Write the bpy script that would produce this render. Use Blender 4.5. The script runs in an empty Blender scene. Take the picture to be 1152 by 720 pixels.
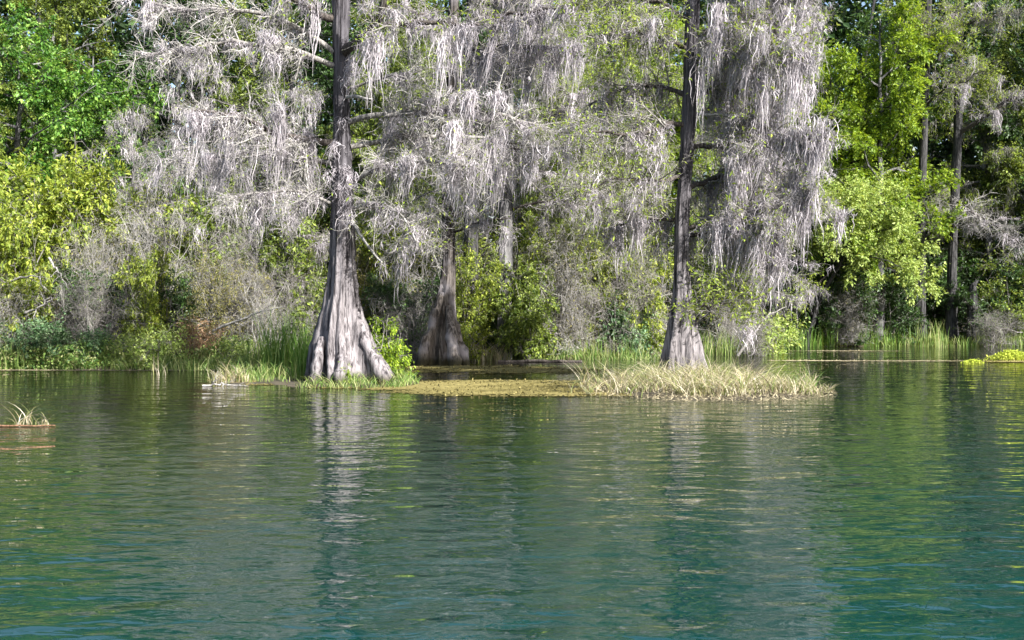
import bpy, math
import numpy as np

# ------------------------------------------------------------------ camera, sky, sun, exposure
scene = bpy.context.scene
F = 1235.0; CH = 2.5; HZ = 330.0            # focal length in photo pixels, eye height, horizon row
cd = bpy.data.cameras.new('camera'); cam = bpy.data.objects.new('camera', cd)
scene.collection.objects.link(cam); scene.camera = cam
cam.location = (0, 0, CH); cam.rotation_euler = (math.radians(90), 0, 0)
cd.sensor_width = 36; cd.lens = 36 * F / 1152; cd.shift_y = -30 / 1152.0
cd.clip_start = 0.1; cd.clip_end = 2000

SUN_EL, SUN_AZ = 38.0, 43.0                 # elevation; degrees to the right of straight behind the camera
el, az = math.radians(SUN_EL), math.radians(SUN_AZ)
sd = np.array([math.sin(az) * math.cos(el), -math.cos(az) * math.cos(el), math.sin(el)])
w = bpy.data.worlds.new('World'); scene.world = w; w.use_nodes = True
nt = w.node_tree
sky = nt.nodes.new('ShaderNodeTexSky'); sky.sky_type = 'NISHITA'; sky.sun_disc = False
sky.sun_elevation = el; sky.sun_rotation = math.atan2(sd[0], sd[1]); sky.dust_density = 2.0
bg = nt.nodes['Background']; bg.inputs['Strength'].default_value = 0.085
nt.links.new(sky.outputs[0], bg.inputs['Color'])
sl = bpy.data.lights.new('sun', 'SUN'); sl.energy = 5.0; sl.angle = math.radians(0.53); sl.color = (1, 0.975, 0.935)
so = bpy.data.objects.new('sun', sl); scene.collection.objects.link(so)
from mathutils import Vector
so.rotation_euler = Vector(sd).to_track_quat('Z', 'Y').to_euler(); so.location = (30, -20, 40)
vs = scene.view_settings
scene.display_settings.display_device = 'sRGB'
vs.view_transform = 'Standard'; vs.look = 'None'; vs.exposure = 1.6; vs.gamma = 1.0; vs.use_curve_mapping = False
cy = scene.cycles
cy.max_bounces = 6; cy.diffuse_bounces = 3; cy.glossy_bounces = 3; cy.transmission_bounces = 2
cy.sample_clamp_indirect = 4.0; cy.caustics_reflective = False; cy.caustics_refractive = False

C = scene.collection

def P(px, py, d):
    return np.array([(px - 576) / F * d, d, CH + (HZ - py) / F * d])

# ------------------------------------------------------------------ materials
def newmat(name):
    m = bpy.data.materials.new(name); m.use_nodes = True
    n = m.node_tree; n.nodes.clear()
    return m, n.nodes, n.links, n.nodes.new('ShaderNodeOutputMaterial')

def plant_mat(name, cols, trans=0.35, rough=0.55, spec=0.25, tcol=1.25, objvar=0.0):
    """cols: ramp of base colours picked by the per-leaf attribute 'var'."""
    m, N, L, out = newmat(name)
    at = N.new('ShaderNodeAttribute'); at.attribute_name = 'var'
    rp = N.new('ShaderNodeValToRGB'); el_ = rp.color_ramp.elements
    while len(el_) < len(cols): el_.new(0.5)
    for i, c in enumerate(cols):
        el_[i].position = i / (len(cols) - 1.0); el_[i].color = (*c, 1)
    L.new(at.outputs['Fac'], rp.inputs[0])
    col = rp.outputs[0]
    if objvar:
        oi = N.new('ShaderNodeObjectInfo'); hs = N.new('ShaderNodeHueSaturation')
        mr = N.new('ShaderNodeMapRange'); mr.inputs[3].default_value = 1 - objvar; mr.inputs[4].default_value = 1 + objvar
        L.new(oi.outputs['Random'], mr.inputs[0]); L.new(mr.outputs[0], hs.inputs['Value']); L.new(col, hs.inputs['Color'])
        col = hs.outputs[0]
    pb = N.new('ShaderNodeBsdfPrincipled'); pb.inputs['Roughness'].default_value = rough
    pb.inputs['Specular IOR Level'].default_value = spec
    L.new(col, pb.inputs['Base Color'])
    tr = N.new('ShaderNodeBsdfTranslucent')
    mu = N.new('ShaderNodeMix'); mu.data_type = 'RGBA'; mu.blend_type = 'MULTIPLY'; mu.inputs[0].default_value = 1
    L.new(col, mu.inputs[6]); mu.inputs[7].default_value = (tcol * 1.1, tcol, tcol * 0.55, 1) if tcol > 1.01 else (1, 1, 1, 1)
    L.new(mu.outputs[2], tr.inputs[0])
    mx = N.new('ShaderNodeMixShader'); mx.inputs[0].default_value = trans
    L.new(pb.outputs[0], mx.inputs[1]); L.new(tr.outputs[0], mx.inputs[2]); L.new(mx.outputs[0], out.inputs[0])
    return m

def bark_mat(name, c1, c2, scale=3.0, stretch=0.12, bump=0.6, lichen=None, upper=None):
    m, N, L, out = newmat(name)
    tc = N.new('ShaderNodeTexCoord'); mp = N.new('ShaderNodeMapping'); mp.inputs['Scale'].default_value = (1, 1, stretch)
    L.new(tc.outputs['Object'], mp.inputs[0])
    n1 = N.new('ShaderNodeTexNoise'); n1.inputs['Scale'].default_value = scale * 4; n1.inputs['Detail'].default_value = 8; n1.inputs['Roughness'].default_value = 0.7
    L.new(mp.outputs[0], n1.inputs[0])
    n2 = N.new('ShaderNodeTexNoise'); n2.inputs['Scale'].default_value = 1.3; n2.inputs['Detail'].default_value = 5
    L.new(tc.outputs['Object'], n2.inputs[0])
    rp = N.new('ShaderNodeValToRGB'); e = rp.color_ramp.elements
    e[0].position = 0.40; e[0].color = (*c1, 1); e[1].position = 0.60; e[1].color = (*c2, 1)
    L.new(n1.outputs[0], rp.inputs[0]); col = rp.outputs[0]
    if lichen:
        r2 = N.new('ShaderNodeValToRGB'); r2.color_ramp.elements[0].position = 0.5; r2.color_ramp.elements[1].position = 0.62
        L.new(n2.outputs[0], r2.inputs[0])
        mu = N.new('ShaderNodeMix'); mu.data_type = 'RGBA'; L.new(r2.outputs[0], mu.inputs[0])
        L.new(col, mu.inputs[6]); mu.inputs[7].default_value = (*lichen, 1); col = mu.outputs[2]
    if upper:      # dark wet band with algae at the waterline
        s0 = N.new('ShaderNodeSeparateXYZ'); L.new(tc.outputs['Object'], s0.inputs[0])
        a0 = N.new('ShaderNodeMath'); a0.operation = 'MULTIPLY_ADD'; a0.inputs[1].default_value = -0.5; L.new(n1.outputs[0], a0.inputs[0]); L.new(s0.outputs[2], a0.inputs[2])
        m0 = N.new('ShaderNodeMapRange'); m0.inputs[1].default_value = -0.12; m0.inputs[2].default_value = 0.12; L.new(a0.outputs[0], m0.inputs[0])
        u0 = N.new('ShaderNodeMix'); u0.data_type = 'RGBA'; L.new(m0.outputs[0], u0.inputs[0]); u0.inputs[6].default_value = (0.05, 0.045, 0.025, 1); L.new(col, u0.inputs[7]); col = u0.outputs[2]
    if upper:      # pale foot; shade from moss and limbs put into the bark colour higher up
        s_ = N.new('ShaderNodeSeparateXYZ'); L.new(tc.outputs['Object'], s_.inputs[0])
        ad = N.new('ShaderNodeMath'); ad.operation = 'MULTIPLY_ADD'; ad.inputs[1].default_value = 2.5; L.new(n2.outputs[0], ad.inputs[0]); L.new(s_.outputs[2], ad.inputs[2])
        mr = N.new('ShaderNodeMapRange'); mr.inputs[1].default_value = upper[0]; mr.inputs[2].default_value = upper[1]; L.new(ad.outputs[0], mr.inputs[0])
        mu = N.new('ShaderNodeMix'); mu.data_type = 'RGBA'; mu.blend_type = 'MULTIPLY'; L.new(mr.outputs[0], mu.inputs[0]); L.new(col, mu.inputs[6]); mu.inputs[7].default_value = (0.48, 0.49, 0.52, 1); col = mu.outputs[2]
    pb = N.new('ShaderNodeBsdfPrincipled'); pb.inputs['Roughness'].default_value = 0.9; pb.inputs['Specular IOR Level'].default_value = 0.15
    L.new(col, pb.inputs['Base Color'])
    bp = N.new('ShaderNodeBump'); bp.inputs['Strength'].default_value = bump; bp.inputs['Distance'].default_value = 0.04
    L.new(n1.outputs[0], bp.inputs['Height']); L.new(bp.outputs[0], pb.inputs['Normal']); L.new(pb.outputs[0], out.inputs[0])
    return m

M = {}
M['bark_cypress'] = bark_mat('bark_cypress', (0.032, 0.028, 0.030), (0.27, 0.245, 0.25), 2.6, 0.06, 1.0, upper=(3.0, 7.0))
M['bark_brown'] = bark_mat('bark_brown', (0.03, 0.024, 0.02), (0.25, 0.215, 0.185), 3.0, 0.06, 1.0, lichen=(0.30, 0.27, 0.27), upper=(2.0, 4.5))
M['bark_dark'] = bark_mat('bark_dark', (0.018, 0.018, 0.018), (0.075, 0.072, 0.072), 4.0, 0.15, 0.6)
M['bark_grey'] = bark_mat('bark_grey', (0.03, 0.03, 0.032), (0.13, 0.125, 0.125), 4.0, 0.15, 0.6, lichen=(0.22, 0.215, 0.21))
M['twig_pale'] = bark_mat('twig_pale', (0.15, 0.14, 0.13), (0.42, 0.40, 0.375), 5.0, 0.3, 0.3)
M['twig_grey'] = bark_mat('twig_grey', (0.09, 0.083, 0.075), (0.30, 0.28, 0.26), 5.0, 0.3, 0.3)
M['wood_brown'] = bark_mat('wood_brown', (0.10, 0.05, 0.03), (0.26, 0.15, 0.09), 5.0, 0.3, 0.5)
M['limb_dark'] = bark_mat('limb_dark', (0.025, 0.021, 0.019), (0.10, 0.085, 0.075), 5.0, 0.3, 0.5)
M['moss'] = plant_mat('spanish_moss', [(0.22, 0.20, 0.215), (0.47, 0.435, 0.455), (0.74, 0.69, 0.715)], 0.35, 0.9, 0.05, 1.0)
M['moss_grey'] = plant_mat('spanish_moss_grey', [(0.15, 0.145, 0.125), (0.28, 0.27, 0.24), (0.42, 0.40, 0.37)], 0.30, 0.9, 0.05, 1.0)
M['needle'] = plant_mat('cypress_needles', [(0.12, 0.18, 0.025), (0.25, 0.34, 0.05), (0.42, 0.50, 0.10)], 0.4, 0.6, 0.15, 1.15)
M['leaf_yellow'] = plant_mat('leaf_yellow_green', [(0.05, 0.085, 0.012), (0.19, 0.255, 0.03), (0.44, 0.49, 0.09)], 0.38, 0.5, 0.3, 1.25, 0.12)
M['leaf_spring'] = plant_mat('leaf_spring_green', [(0.07, 0.13, 0.012), (0.18, 0.28, 0.022), (0.34, 0.44, 0.05)], 0.42, 0.45, 0.3, 1.3, 0.08)
M['leaf_fresh'] = plant_mat('leaf_fresh_green', [(0.025, 0.075, 0.012), (0.08, 0.20, 0.025), (0.27, 0.42, 0.08)], 0.38, 0.45, 0.35, 1.2, 0.1)
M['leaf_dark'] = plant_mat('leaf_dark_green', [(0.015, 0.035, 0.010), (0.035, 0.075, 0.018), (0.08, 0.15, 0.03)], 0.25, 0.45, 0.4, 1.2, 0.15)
M['leaf_mid'] = plant_mat('leaf_mid_green', [(0.03, 0.06, 0.010), (0.12, 0.17, 0.022), (0.30, 0.37, 0.07)], 0.32, 0.5, 0.35, 1.2, 0.15)
M['leaf_olive'] = plant_mat('leaf_olive', [(0.07, 0.08, 0.025), (0.20, 0.19, 0.06), (0.34, 0.31, 0.12)], 0.32, 0.6, 0.2, 1.1, 0.12)
M['leaf_pale'] = plant_mat('leaf_pale_green', [(0.17, 0.26, 0.05), (0.34, 0.44, 0.11), (0.52, 0.60, 0.22)], 0.38, 0.5, 0.25, 1.15, 0.05)
M['leaf_bluish'] = plant_mat('leaf_bluish_green', [(0.04, 0.10, 0.04), (0.10, 0.19, 0.08), (0.24, 0.33, 0.17)], 0.32, 0.5, 0.35, 1.1, 0.1)
M['leaf_rust'] = plant_mat('leaf_rust', [(0.10, 0.06, 0.03), (0.25, 0.16, 0.09), (0.38, 0.26, 0.16)], 0.25, 0.8, 0.1, 1.0, 0.1)
M['grass_tan'] = plant_mat('grass_tan', [(0.14, 0.20, 0.05), (0.32, 0.34, 0.13), (0.36, 0.29, 0.17), (0.52, 0.46, 0.32), (0.68, 0.62, 0.48)], 0.35, 0.6, 0.2, 1.0)
M['grass_green'] = plant_mat('grass_green', [(0.05, 0.13, 0.02), (0.14, 0.27, 0.04), (0.30, 0.38, 0.12)], 0.35, 0.45, 0.3, 1.15)
M['grass_mixed'] = plant_mat('grass_mixed', [(0.06, 0.14, 0.03), (0.20, 0.30, 0.07), (0.42, 0.42, 0.20)], 0.35, 0.5, 0.3, 1.1)
M['algae'] = plant_mat('algae', [(0.04, 0.035, 0.012), (0.13, 0.11, 0.035), (0.25, 0.21, 0.08)], 0.1, 0.7, 0.2, 1.0)
M['algae_green'] = plant_mat('algae_green', [(0.28, 0.36, 0.03), (0.42, 0.48, 0.06), (0.52, 0.56, 0.10)], 0.3, 0.7, 0.2, 1.0)
M['foam'] = plant_mat('drift_debris', [(0.10, 0.085, 0.05), (0.22, 0.19, 0.12), (0.36, 0.31, 0.20)], 0.0, 0.9, 0.1, 1.0)

def ground_mat():
    m, N, L, out = newmat('bank_soil')
    tc = N.new('ShaderNodeTexCoord'); n1 = N.new('ShaderNodeTexNoise'); n1.inputs['Scale'].default_value = 1.7; n1.inputs['Detail'].default_value = 10
    L.new(tc.outputs['Object'], n1.inputs[0])
    rp = N.new('ShaderNodeValToRGB'); e = rp.color_ramp.elements
    e[0].position = 0.35; e[0].color = (0.025, 0.02, 0.013, 1); e[1].position = 0.7; e[1].color = (0.10, 0.08, 0.045, 1)
    L.new(n1.outputs[0], rp.inputs[0])
    pb = N.new('ShaderNodeBsdfPrincipled'); pb.inputs['Roughness'].default_value = 0.95
    L.new(rp.outputs[0], pb.inputs['Base Color'])
    bp = N.new('ShaderNodeBump'); bp.inputs['Strength'].default_value = 0.8; bp.inputs['Distance'].default_value = 0.1
    L.new(n1.outputs[0], bp.inputs['Height']); L.new(bp.outputs[0], pb.inputs['Normal']); L.new(pb.outputs[0], out.inputs[0])
    return m
M['soil'] = ground_mat()

def water_mat():
    m, N, L, out = newmat('river_water')
    tc = N.new('ShaderNodeTexCoord')
    sp = N.new('ShaderNodeSeparateXYZ'); L.new(tc.outputs['Object'], sp.inputs[0])
    # the water is deeper and bluer away from the bank, to the right
    nz = N.new('ShaderNodeTexNoise'); nz.inputs['Scale'].default_value = 0.09; nz.inputs['Detail'].default_value = 3
    L.new(tc.outputs['Object'], nz.inputs[0])
    a = N.new('ShaderNodeMath'); a.operation = 'MULTIPLY_ADD'; a.inputs[1].default_value = 6.0; L.new(nz.outputs[0], a.inputs[0]); L.new(sp.outputs[1], a.inputs[2])
    b = N.new('ShaderNodeMath'); b.operation = 'MULTIPLY_ADD'; b.inputs[1].default_value = -0.55; L.new(sp.outputs[0], b.inputs[0]); L.new(a.outputs[0], b.inputs[2])
    mr = N.new('ShaderNodeMapRange'); mr.inputs[1].default_value = 8; mr.inputs[2].default_value = 34
    L.new(b.outputs[0], mr.inputs[0])
    rp = N.new('ShaderNodeValToRGB'); e = rp.color_ramp.elements
    e[0].position = 0.0; e[0].color = (0.0005, 0.029, 0.0265, 1)
    e[1].position = 1.0; e[1].color = (0.006, 0.008, 0.003, 1)
    x = e.new(0.45); x.color = (0.006, 0.022, 0.0135, 1)
    L.new(mr.outputs[0], rp.inputs[0])
    pb = N.new('ShaderNodeBsdfPrincipled'); pb.inputs['Roughness'].default_value = 0.0; pb.inputs['IOR'].default_value = 1.68
    L.new(rp.outputs[0], pb.inputs['Base Color'])
    def wave(scale, sx, sy, dist, detail=3, rot=0):
        mp = N.new('ShaderNodeMapping'); mp.inputs['Scale'].default_value = (sx, sy, 1); mp.inputs['Rotation'].default_value = (0, 0, rot)
        L.new(tc.outputs['Object'], mp.inputs[0])
        n = N.new('ShaderNodeTexNoise'); n.inputs['Scale'].default_value = scale; n.inputs['Detail'].default_value = detail
        n.inputs['Distortion'].default_value = 0.6
        L.new(mp.outputs[0], n.inputs[0])
        q = N.new('ShaderNodeMath'); q.operation = 'MULTIPLY'; q.inputs[1].default_value = dist; L.new(n.outputs[0], q.inputs[0])
        return q.outputs[0]
    def add(u, v):
        q = N.new('ShaderNodeMath'); q.operation = 'ADD'; L.new(u, q.inputs[0]); L.new(v, q.inputs[1]); return q.outputs[0]
    def ridge(v, k):     # sharper crests: 1 - |2n - 1|
        q = N.new('ShaderNodeMath'); q.operation = 'MULTIPLY_ADD'; q.inputs[1].default_value = 2; q.inputs[2].default_value = -1; L.new(v, q.inputs[0])
        a_ = N.new('ShaderNodeMath'); a_.operation = 'ABSOLUTE'; L.new(q.outputs[0], a_.inputs[0])
        m_ = N.new('ShaderNodeMath'); m_.operation = 'MULTIPLY'; m_.inputs[1].default_value = -k; L.new(a_.outputs[0], m_.inputs[0]); return m_.outputs[0]
    h = add(add(wave(1.9, 0.55, 1.0, 0.034, 0, 0.08), wave(4.6, 0.5, 1.0, 0.0165, 0, -0.1)),
            add(wave(0.5, 0.7, 1.0, 0.022, 0, 0.3), wave(9.0, 0.55, 1.0, 0.0075, 1, 0.05)))
    # calmer close to the bank
    cm = N.new('ShaderNodeMapRange'); cm.inputs[1].default_value = 12; cm.inputs[2].default_value = 30; cm.inputs[3].default_value = 1.0; cm.inputs[4].default_value = 0.6
    L.new(sp.outputs[1], cm.inputs[0])
    q = N.new('ShaderNodeMath'); q.operation = 'MULTIPLY'; L.new(h, q.inputs[0]); L.new(cm.outputs[0], q.inputs[1])
    # calm and ruffled patches
    pn = N.new('ShaderNodeTexNoise'); pn.inputs['Scale'].default_value = 0.22; pn.inputs['Detail'].default_value = 3; L.new(tc.outputs['Object'], pn.inputs[0])
    pm = N.new('ShaderNodeMapRange'); pm.inputs[1].default_value = 0.35; pm.inputs[2].default_value = 0.65; pm.inputs[3].default_value = 0.6; pm.inputs[4].default_value = 1.35
    L.new(pn.outputs[0], pm.inputs[0])
    q2 = N.new('ShaderNodeMath'); q2.operation = 'MULTIPLY'; L.new(q.outputs[0], q2.inputs[0]); L.new(pm.outputs[0], q2.inputs[1]); q = q2
    bp = N.new('ShaderNodeBump'); bp.inputs['Strength'].default_value = 1.0; bp.inputs['Distance'].default_value = 1.0
    L.new(q.outputs[0], bp.inputs['Height']); L.new(bp.outputs[0], pb.inputs['Normal']); L.new(pb.outputs[0], out.inputs[0])
    return m
M['water'] = water_mat()

# ------------------------------------------------------------------ mesh helpers (all numpy)
def mesh(name, V, Q, mat, var=None, smooth=False):
    V = np.ascontiguousarray(V, np.float32); Q = np.ascontiguousarray(Q, np.int32)
    me = bpy.data.meshes.new(name); n = len(Q)
    me.vertices.add(len(V)); me.vertices.foreach_set('co', V.ravel())
    me.loops.add(n * 4); me.loops.foreach_set('vertex_index', Q.ravel())
    me.polygons.add(n); me.polygons.foreach_set('loop_start', np.arange(0, 4 * n, 4, dtype=np.int32))
    me.polygons.foreach_set('loop_total', np.full(n, 4, np.int32))
    me.polygons.foreach_set('use_smooth', np.full(n, smooth))
    if var is not None:
        a = me.attributes.new('var', 'FLOAT', 'POINT'); a.data.foreach_set('value', np.ascontiguousarray(var, np.float32))
    me.update(calc_edges=True)
    me.materials.append(mat)
    return me

def obj(name, me, parent=None):
    o = bpy.data.objects.new(name, me); C.objects.link(o)
    if parent is not None: o.parent = parent
    return o

def tag(o, label=None, cat=None, group=None, kind=None):
    if label: o['label'] = label
    if cat: o['category'] = cat
    if group: o['group'] = group
    if kind: o['kind'] = kind
    return o

def join(parts):
    Vs, Qs, vs_, off = [], [], [], 0
    for p in parts:
        V, Q = p[0], p[1]
        if len(V) == 0: continue
        Vs.append(V); Qs.append(Q + off); off += len(V)
        vs_.append(p[2] if len(p) > 2 and p[2] is not None else np.full(len(V), 0.5))
    return np.concatenate(Vs), np.concatenate(Qs), np.concatenate(vs_)

def nrm(a): return a / np.maximum(np.linalg.norm(a, axis=-1, keepdims=True), 1e-9)

def tubes(P_, R, sides, rng):
    """P_ (N,K,3), R (N,K) -> tapered tubes"""
    N_, K, _ = P_.shape
    T = np.gradient(P_, axis=1); T = nrm(T)
    mt = nrm(T.mean(axis=1)); ref = np.where(np.abs(mt[:, 2:3]) > 0.8, np.array([[1.0, 0.1, 0]]), np.array([[0, 0.1, 1.0]]))
    U = nrm(np.cross(T, ref[:, None, :])); W = np.cross(T, U)
    a = np.arange(sides) * 2 * math.pi / sides
    V = P_[:, :, None, :] + R[:, :, None, None] * (np.cos(a)[None, None, :, None] * U[:, :, None, :] + np.sin(a)[None, None, :, None] * W[:, :, None, :])
    idx = np.arange(N_ * K * sides).reshape(N_, K, sides)
    A = idx[:, :-1, :]; B = np.roll(idx, -1, 2)[:, :-1, :]; D = idx[:, 1:, :]; E = np.roll(idx, -1, 2)[:, 1:, :]
    Q = np.stack([A, B, E, D], -1).reshape(-1, 4)
    var = np.repeat(rng.random(N_), K * sides)
    return V.reshape(-1, 3), Q, var

def ribbons(P_, Wd, S, var):
    """flat tapered blades; P_ (N,K,3), Wd (N,K), S (N,3) side vector"""
    N_, K, _ = P_.shape
    O = Wd[:, :, None] * S[:, None, :] * 0.5
    V = np.stack([P_ - O, P_ + O], 2)
    idx = np.arange(N_ * K * 2).reshape(N_, K, 2)
    Q = np.stack([idx[:, :-1, 0], idx[:, :-1, 1], idx[:, 1:, 1], idx[:, 1:, 0]], -1).reshape(-1, 4)
    return V.reshape(-1, 3), Q, np.repeat(var, K * 2)

def rdir(n, rng): return nrm(rng.normal(size=(n, 3)))

def leafcards(pos, size, rng, aspect=0.5, face=None, dirs=None, droop=0.2, varc=None):
    n = len(pos)
    D = rdir(n, rng) if dirs is None else nrm(dirs + 0.5 * rng.normal(size=(n, 3)))
    D[:, 2] -= droop; D = nrm(D)
    Nn = rdir(n, rng); Nn[:, 2] = np.abs(Nn[:, 2]) + 0.5
    S = nrm(np.cross(D, Nn)); Up = nrm(np.cross(S, D))
    s = size * (0.45 + 1.2 * rng.random(n) ** 1.4)[:, None]
    b = pos; t = pos + D * s
    m = pos + D * s * 0.45
    l = m + S * s * aspect * 0.5 + Up * s * 0.10; r = m - S * s * aspect * 0.5 + Up * s * 0.10
    V = np.stack([b, l, t, r], 1).reshape(-1, 3); Q = np.arange(4 * n).reshape(n, 4)
    v = rng.random(n) if varc is None else np.clip(varc + 0.25 * rng.normal(size=n), 0, 1)
    return V, Q, np.repeat(v, 4)

def sample(paths, n, rng, t0=0.15, t1=1.0, weight=True):
    """random points along the paths: index, position, tangent, t"""
    N_, K, _ = paths.shape
    if weight:
        Ls = np.linalg.norm(paths[:, -1] - paths[:, 0], axis=1) + 1e-6
        i = rng.choice(N_, n, p=Ls / Ls.sum())
    else: i = rng.integers(0, N_, n)
    t = t0 + (t1 - t0) * rng.random(n)
    f = t * (K - 1); k = np.minimum(f.astype(int), K - 2); f = (f - k)[:, None]
    a = paths[i, k]; b = paths[i, k + 1]
    return i, a + (b - a) * f, nrm(b - a), t

def grow(parents, prad, n, L, rng, ang=(40, 80), grav=0.0, wander=0.25, K=5, t0=0.2, t1=1.0, rfac=0.5, rmax=1, rmin=0.003, flat=1.0, lt=0.5):
    """n children sprouting from the parent paths. L=(min,max) length, shortened by lt towards the parent's tip"""
    i, p, T, t = sample(parents, n, rng, t0, t1)
    pr = prad[i, 0] + (prad[i, -1] - prad[i, 0]) * t
    q = rdir(n, rng); q[:, 2] *= flat; q = nrm(q - (q * T).sum(1, keepdims=True) * T)
    a = np.radians(ang[0] + (ang[1] - ang[0]) * rng.random(n))[:, None]
    d = nrm(np.cos(a) * T + np.sin(a) * q)
    Ln = (L[0] + (L[1] - L[0]) * rng.random(n)) * (1 - lt * t)
    path = [p]; step = (Ln / (K - 1))[:, None]
    for k in range(K - 1):
        d = d + wander * rng.normal(size=(n, 3)) / math.sqrt(K); d[:, 2] += grav / K; d = nrm(d)
        p = p + d * step; path.append(p)
    r0 = np.clip(pr * rfac, rmin, rmax)
    R = r0[:, None] * np.linspace(1, 0.3, K)[None, :]
    return np.stack(path, 1), np.maximum(R, rmin * 0.5)

def path(pts, K, rng=None, jit=0.0):
    """smooth path through the points, K samples"""
    pts = np.array(pts, float); n = len(pts)
    if n == 2: pts = np.array([pts[0], (pts[0] + pts[1]) / 2, pts[1]]); n = 3
    s = np.concatenate([[0], np.cumsum(np.linalg.norm(np.diff(pts, axis=0), axis=1))]); s /= s[-1]
    u = np.linspace(0, 1, K); out = np.stack([np.interp(u, s, pts[:, c]) for c in range(3)], 1)
    for _ in range(2): out[1:-1] = (out[:-2] + 2 * out[1:-1] + out[2:]) / 4
    if rng is not None and jit: out[1:-1] += rng.normal(size=(K - 2, 3)) * jit
    return out

WIND = np.array([-0.10, -0.03, 0])
def moss(anchors, L, per, rng, width=0.017, spread=0.12, K=6, wind=1.0):
    """bearded clumps of hanging strands; anchors (n,3), L (n,) clump length"""
    n = len(anchors); N_ = n * per
    c = np.repeat(anchors, per, 0); Ln = np.repeat(L, per)
    off = rng.normal(size=(N_, 3)) * np.array([spread, spread, spread * 0.35]) * np.repeat(0.6 + 0.8 * rng.random(n), per)[:, None]
    rr = np.linalg.norm(off[:, :2], axis=1) / (spread * 2)
    ln = Ln * np.clip(1.05 - 0.55 * rr, 0.25, 1) * (0.2 + 0.8 * rng.random(N_) ** 0.9)
    t = np.linspace(0, 1, K)
    clumpwind = np.repeat(WIND[None] * (0.3 + 1.4 * rng.random((n, 1))) + rng.normal(size=(n, 3)) * np.array([0.05, 0.05, 0]), per, 0) * wind
    ph = rng.normal(size=(N_, K, 3)) * np.array([0.055, 0.055, 0.0]); ph[:, 0] = 0
    ph = np.cumsum(ph, 1)
    Pp = c[:, None, :] + off[:, None, :] * (1 - 0.45 * t)[None, :, None] + ph
    Pp[:, :, 2] -= ln[:, None] * t
    Pp += clumpwind[:, None, :] * (ln[:, None] * (t ** 1.5)[None, :])[:, :, None]
    wd = width * (0.5 + rng.random(N_))[:, None] * np.interp(t, [0, 0.25, 0.7, 1], [0.7, 1.2, 0.8, 0.15])[None, :]
    a = rng.random(N_) * math.pi; S = np.stack([np.cos(a), np.sin(a), 0 * a], 1)
    v = np.clip(np.repeat(rng.random(n) * 0.5 + 0.25, per) + 0.22 * rng.normal(size=N_), 0, 1)
    return ribbons(Pp, wd, S, v)

def needles(paths, n, rng, size=0.09, t0=0.1):
    i, p, T, t = sample(paths, n, rng, t0, 1.0)
    var = np.clip(0.5 + 0.25 * np.sin(i * 1.7), 0, 1)
    return leafcards(p + rng.normal(size=p.shape) * 0.02, size, rng, 0.38, dirs=T * 0.6 + rdir(n, rng) * np.array([1, 1, 0.4]) * 0.8, droop=0.1, varc=var)

def fluted_trunk(zs, cx, cy_, rad, rng, nfl=8, flute=None, sides=56, rings=70, twist=0.1):
    """trunk with buttress flutes. zs: heights; cx, cy_: centre; rad: radii; flute: depth at each height"""
    z = np.linspace(0, 1, rings) ** 1.3; z = zs[0] + z * (zs[-1] - zs[0])
    x = np.interp(z, zs, cx); y = np.interp(z, zs, cy_); r = np.interp(z, zs, rad); f = np.interp(z, zs, flute)
    for a_ in (x, y, r): 
        a_[1:-1] = (a_[:-2] + 2 * a_[1:-1] + a_[2:]) / 4
    th = np.arange(sides) * 2 * math.pi / sides
    cen = np.sort(rng.random(nfl) * 0.5 / nfl + np.arange(nfl) / nfl) * 2 * math.pi
    amp = 0.6 + 0.8 * rng.random(nfl)
    rid = np.zeros((rings, sides))
    for c_, a_ in zip(cen, amp):
        dth = (th[None, :] - c_ - twist * (z[:, None] - zs[0]) * 0.3 + math.pi) % (2 * math.pi) - math.pi
        rid += a_ * np.exp(-(dth / (1.0 / nfl)) ** 2)
    fine = 0.0
    for k in (13, 21, 34): fine = fine + np.sin(th[None, :] * k + 3 * rng.random() + 0.5 * np.sin(z[:, None] * (1 + rng.random()))) / k
    R = r[:, None] * (1 + f[:, None] * (rid - 0.6) + 0.30 * fine * (0.3 + f[:, None]))
    R += rng.normal(size=R.shape) * 0.012
    V = np.stack([x[:, None] + R * np.cos(th), y[:, None] + R * np.sin(th), np.repeat(z[:, None], sides, 1)], -1)
    idx = np.arange(rings * sides).reshape(rings, sides)
    Q = np.stack([idx[:-1], np.roll(idx, -1, 1)[:-1], np.roll(idx, -1, 1)[1:], idx[1:]], -1).reshape(-1, 4)
    return V.reshape(-1, 3), Q, None

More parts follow.
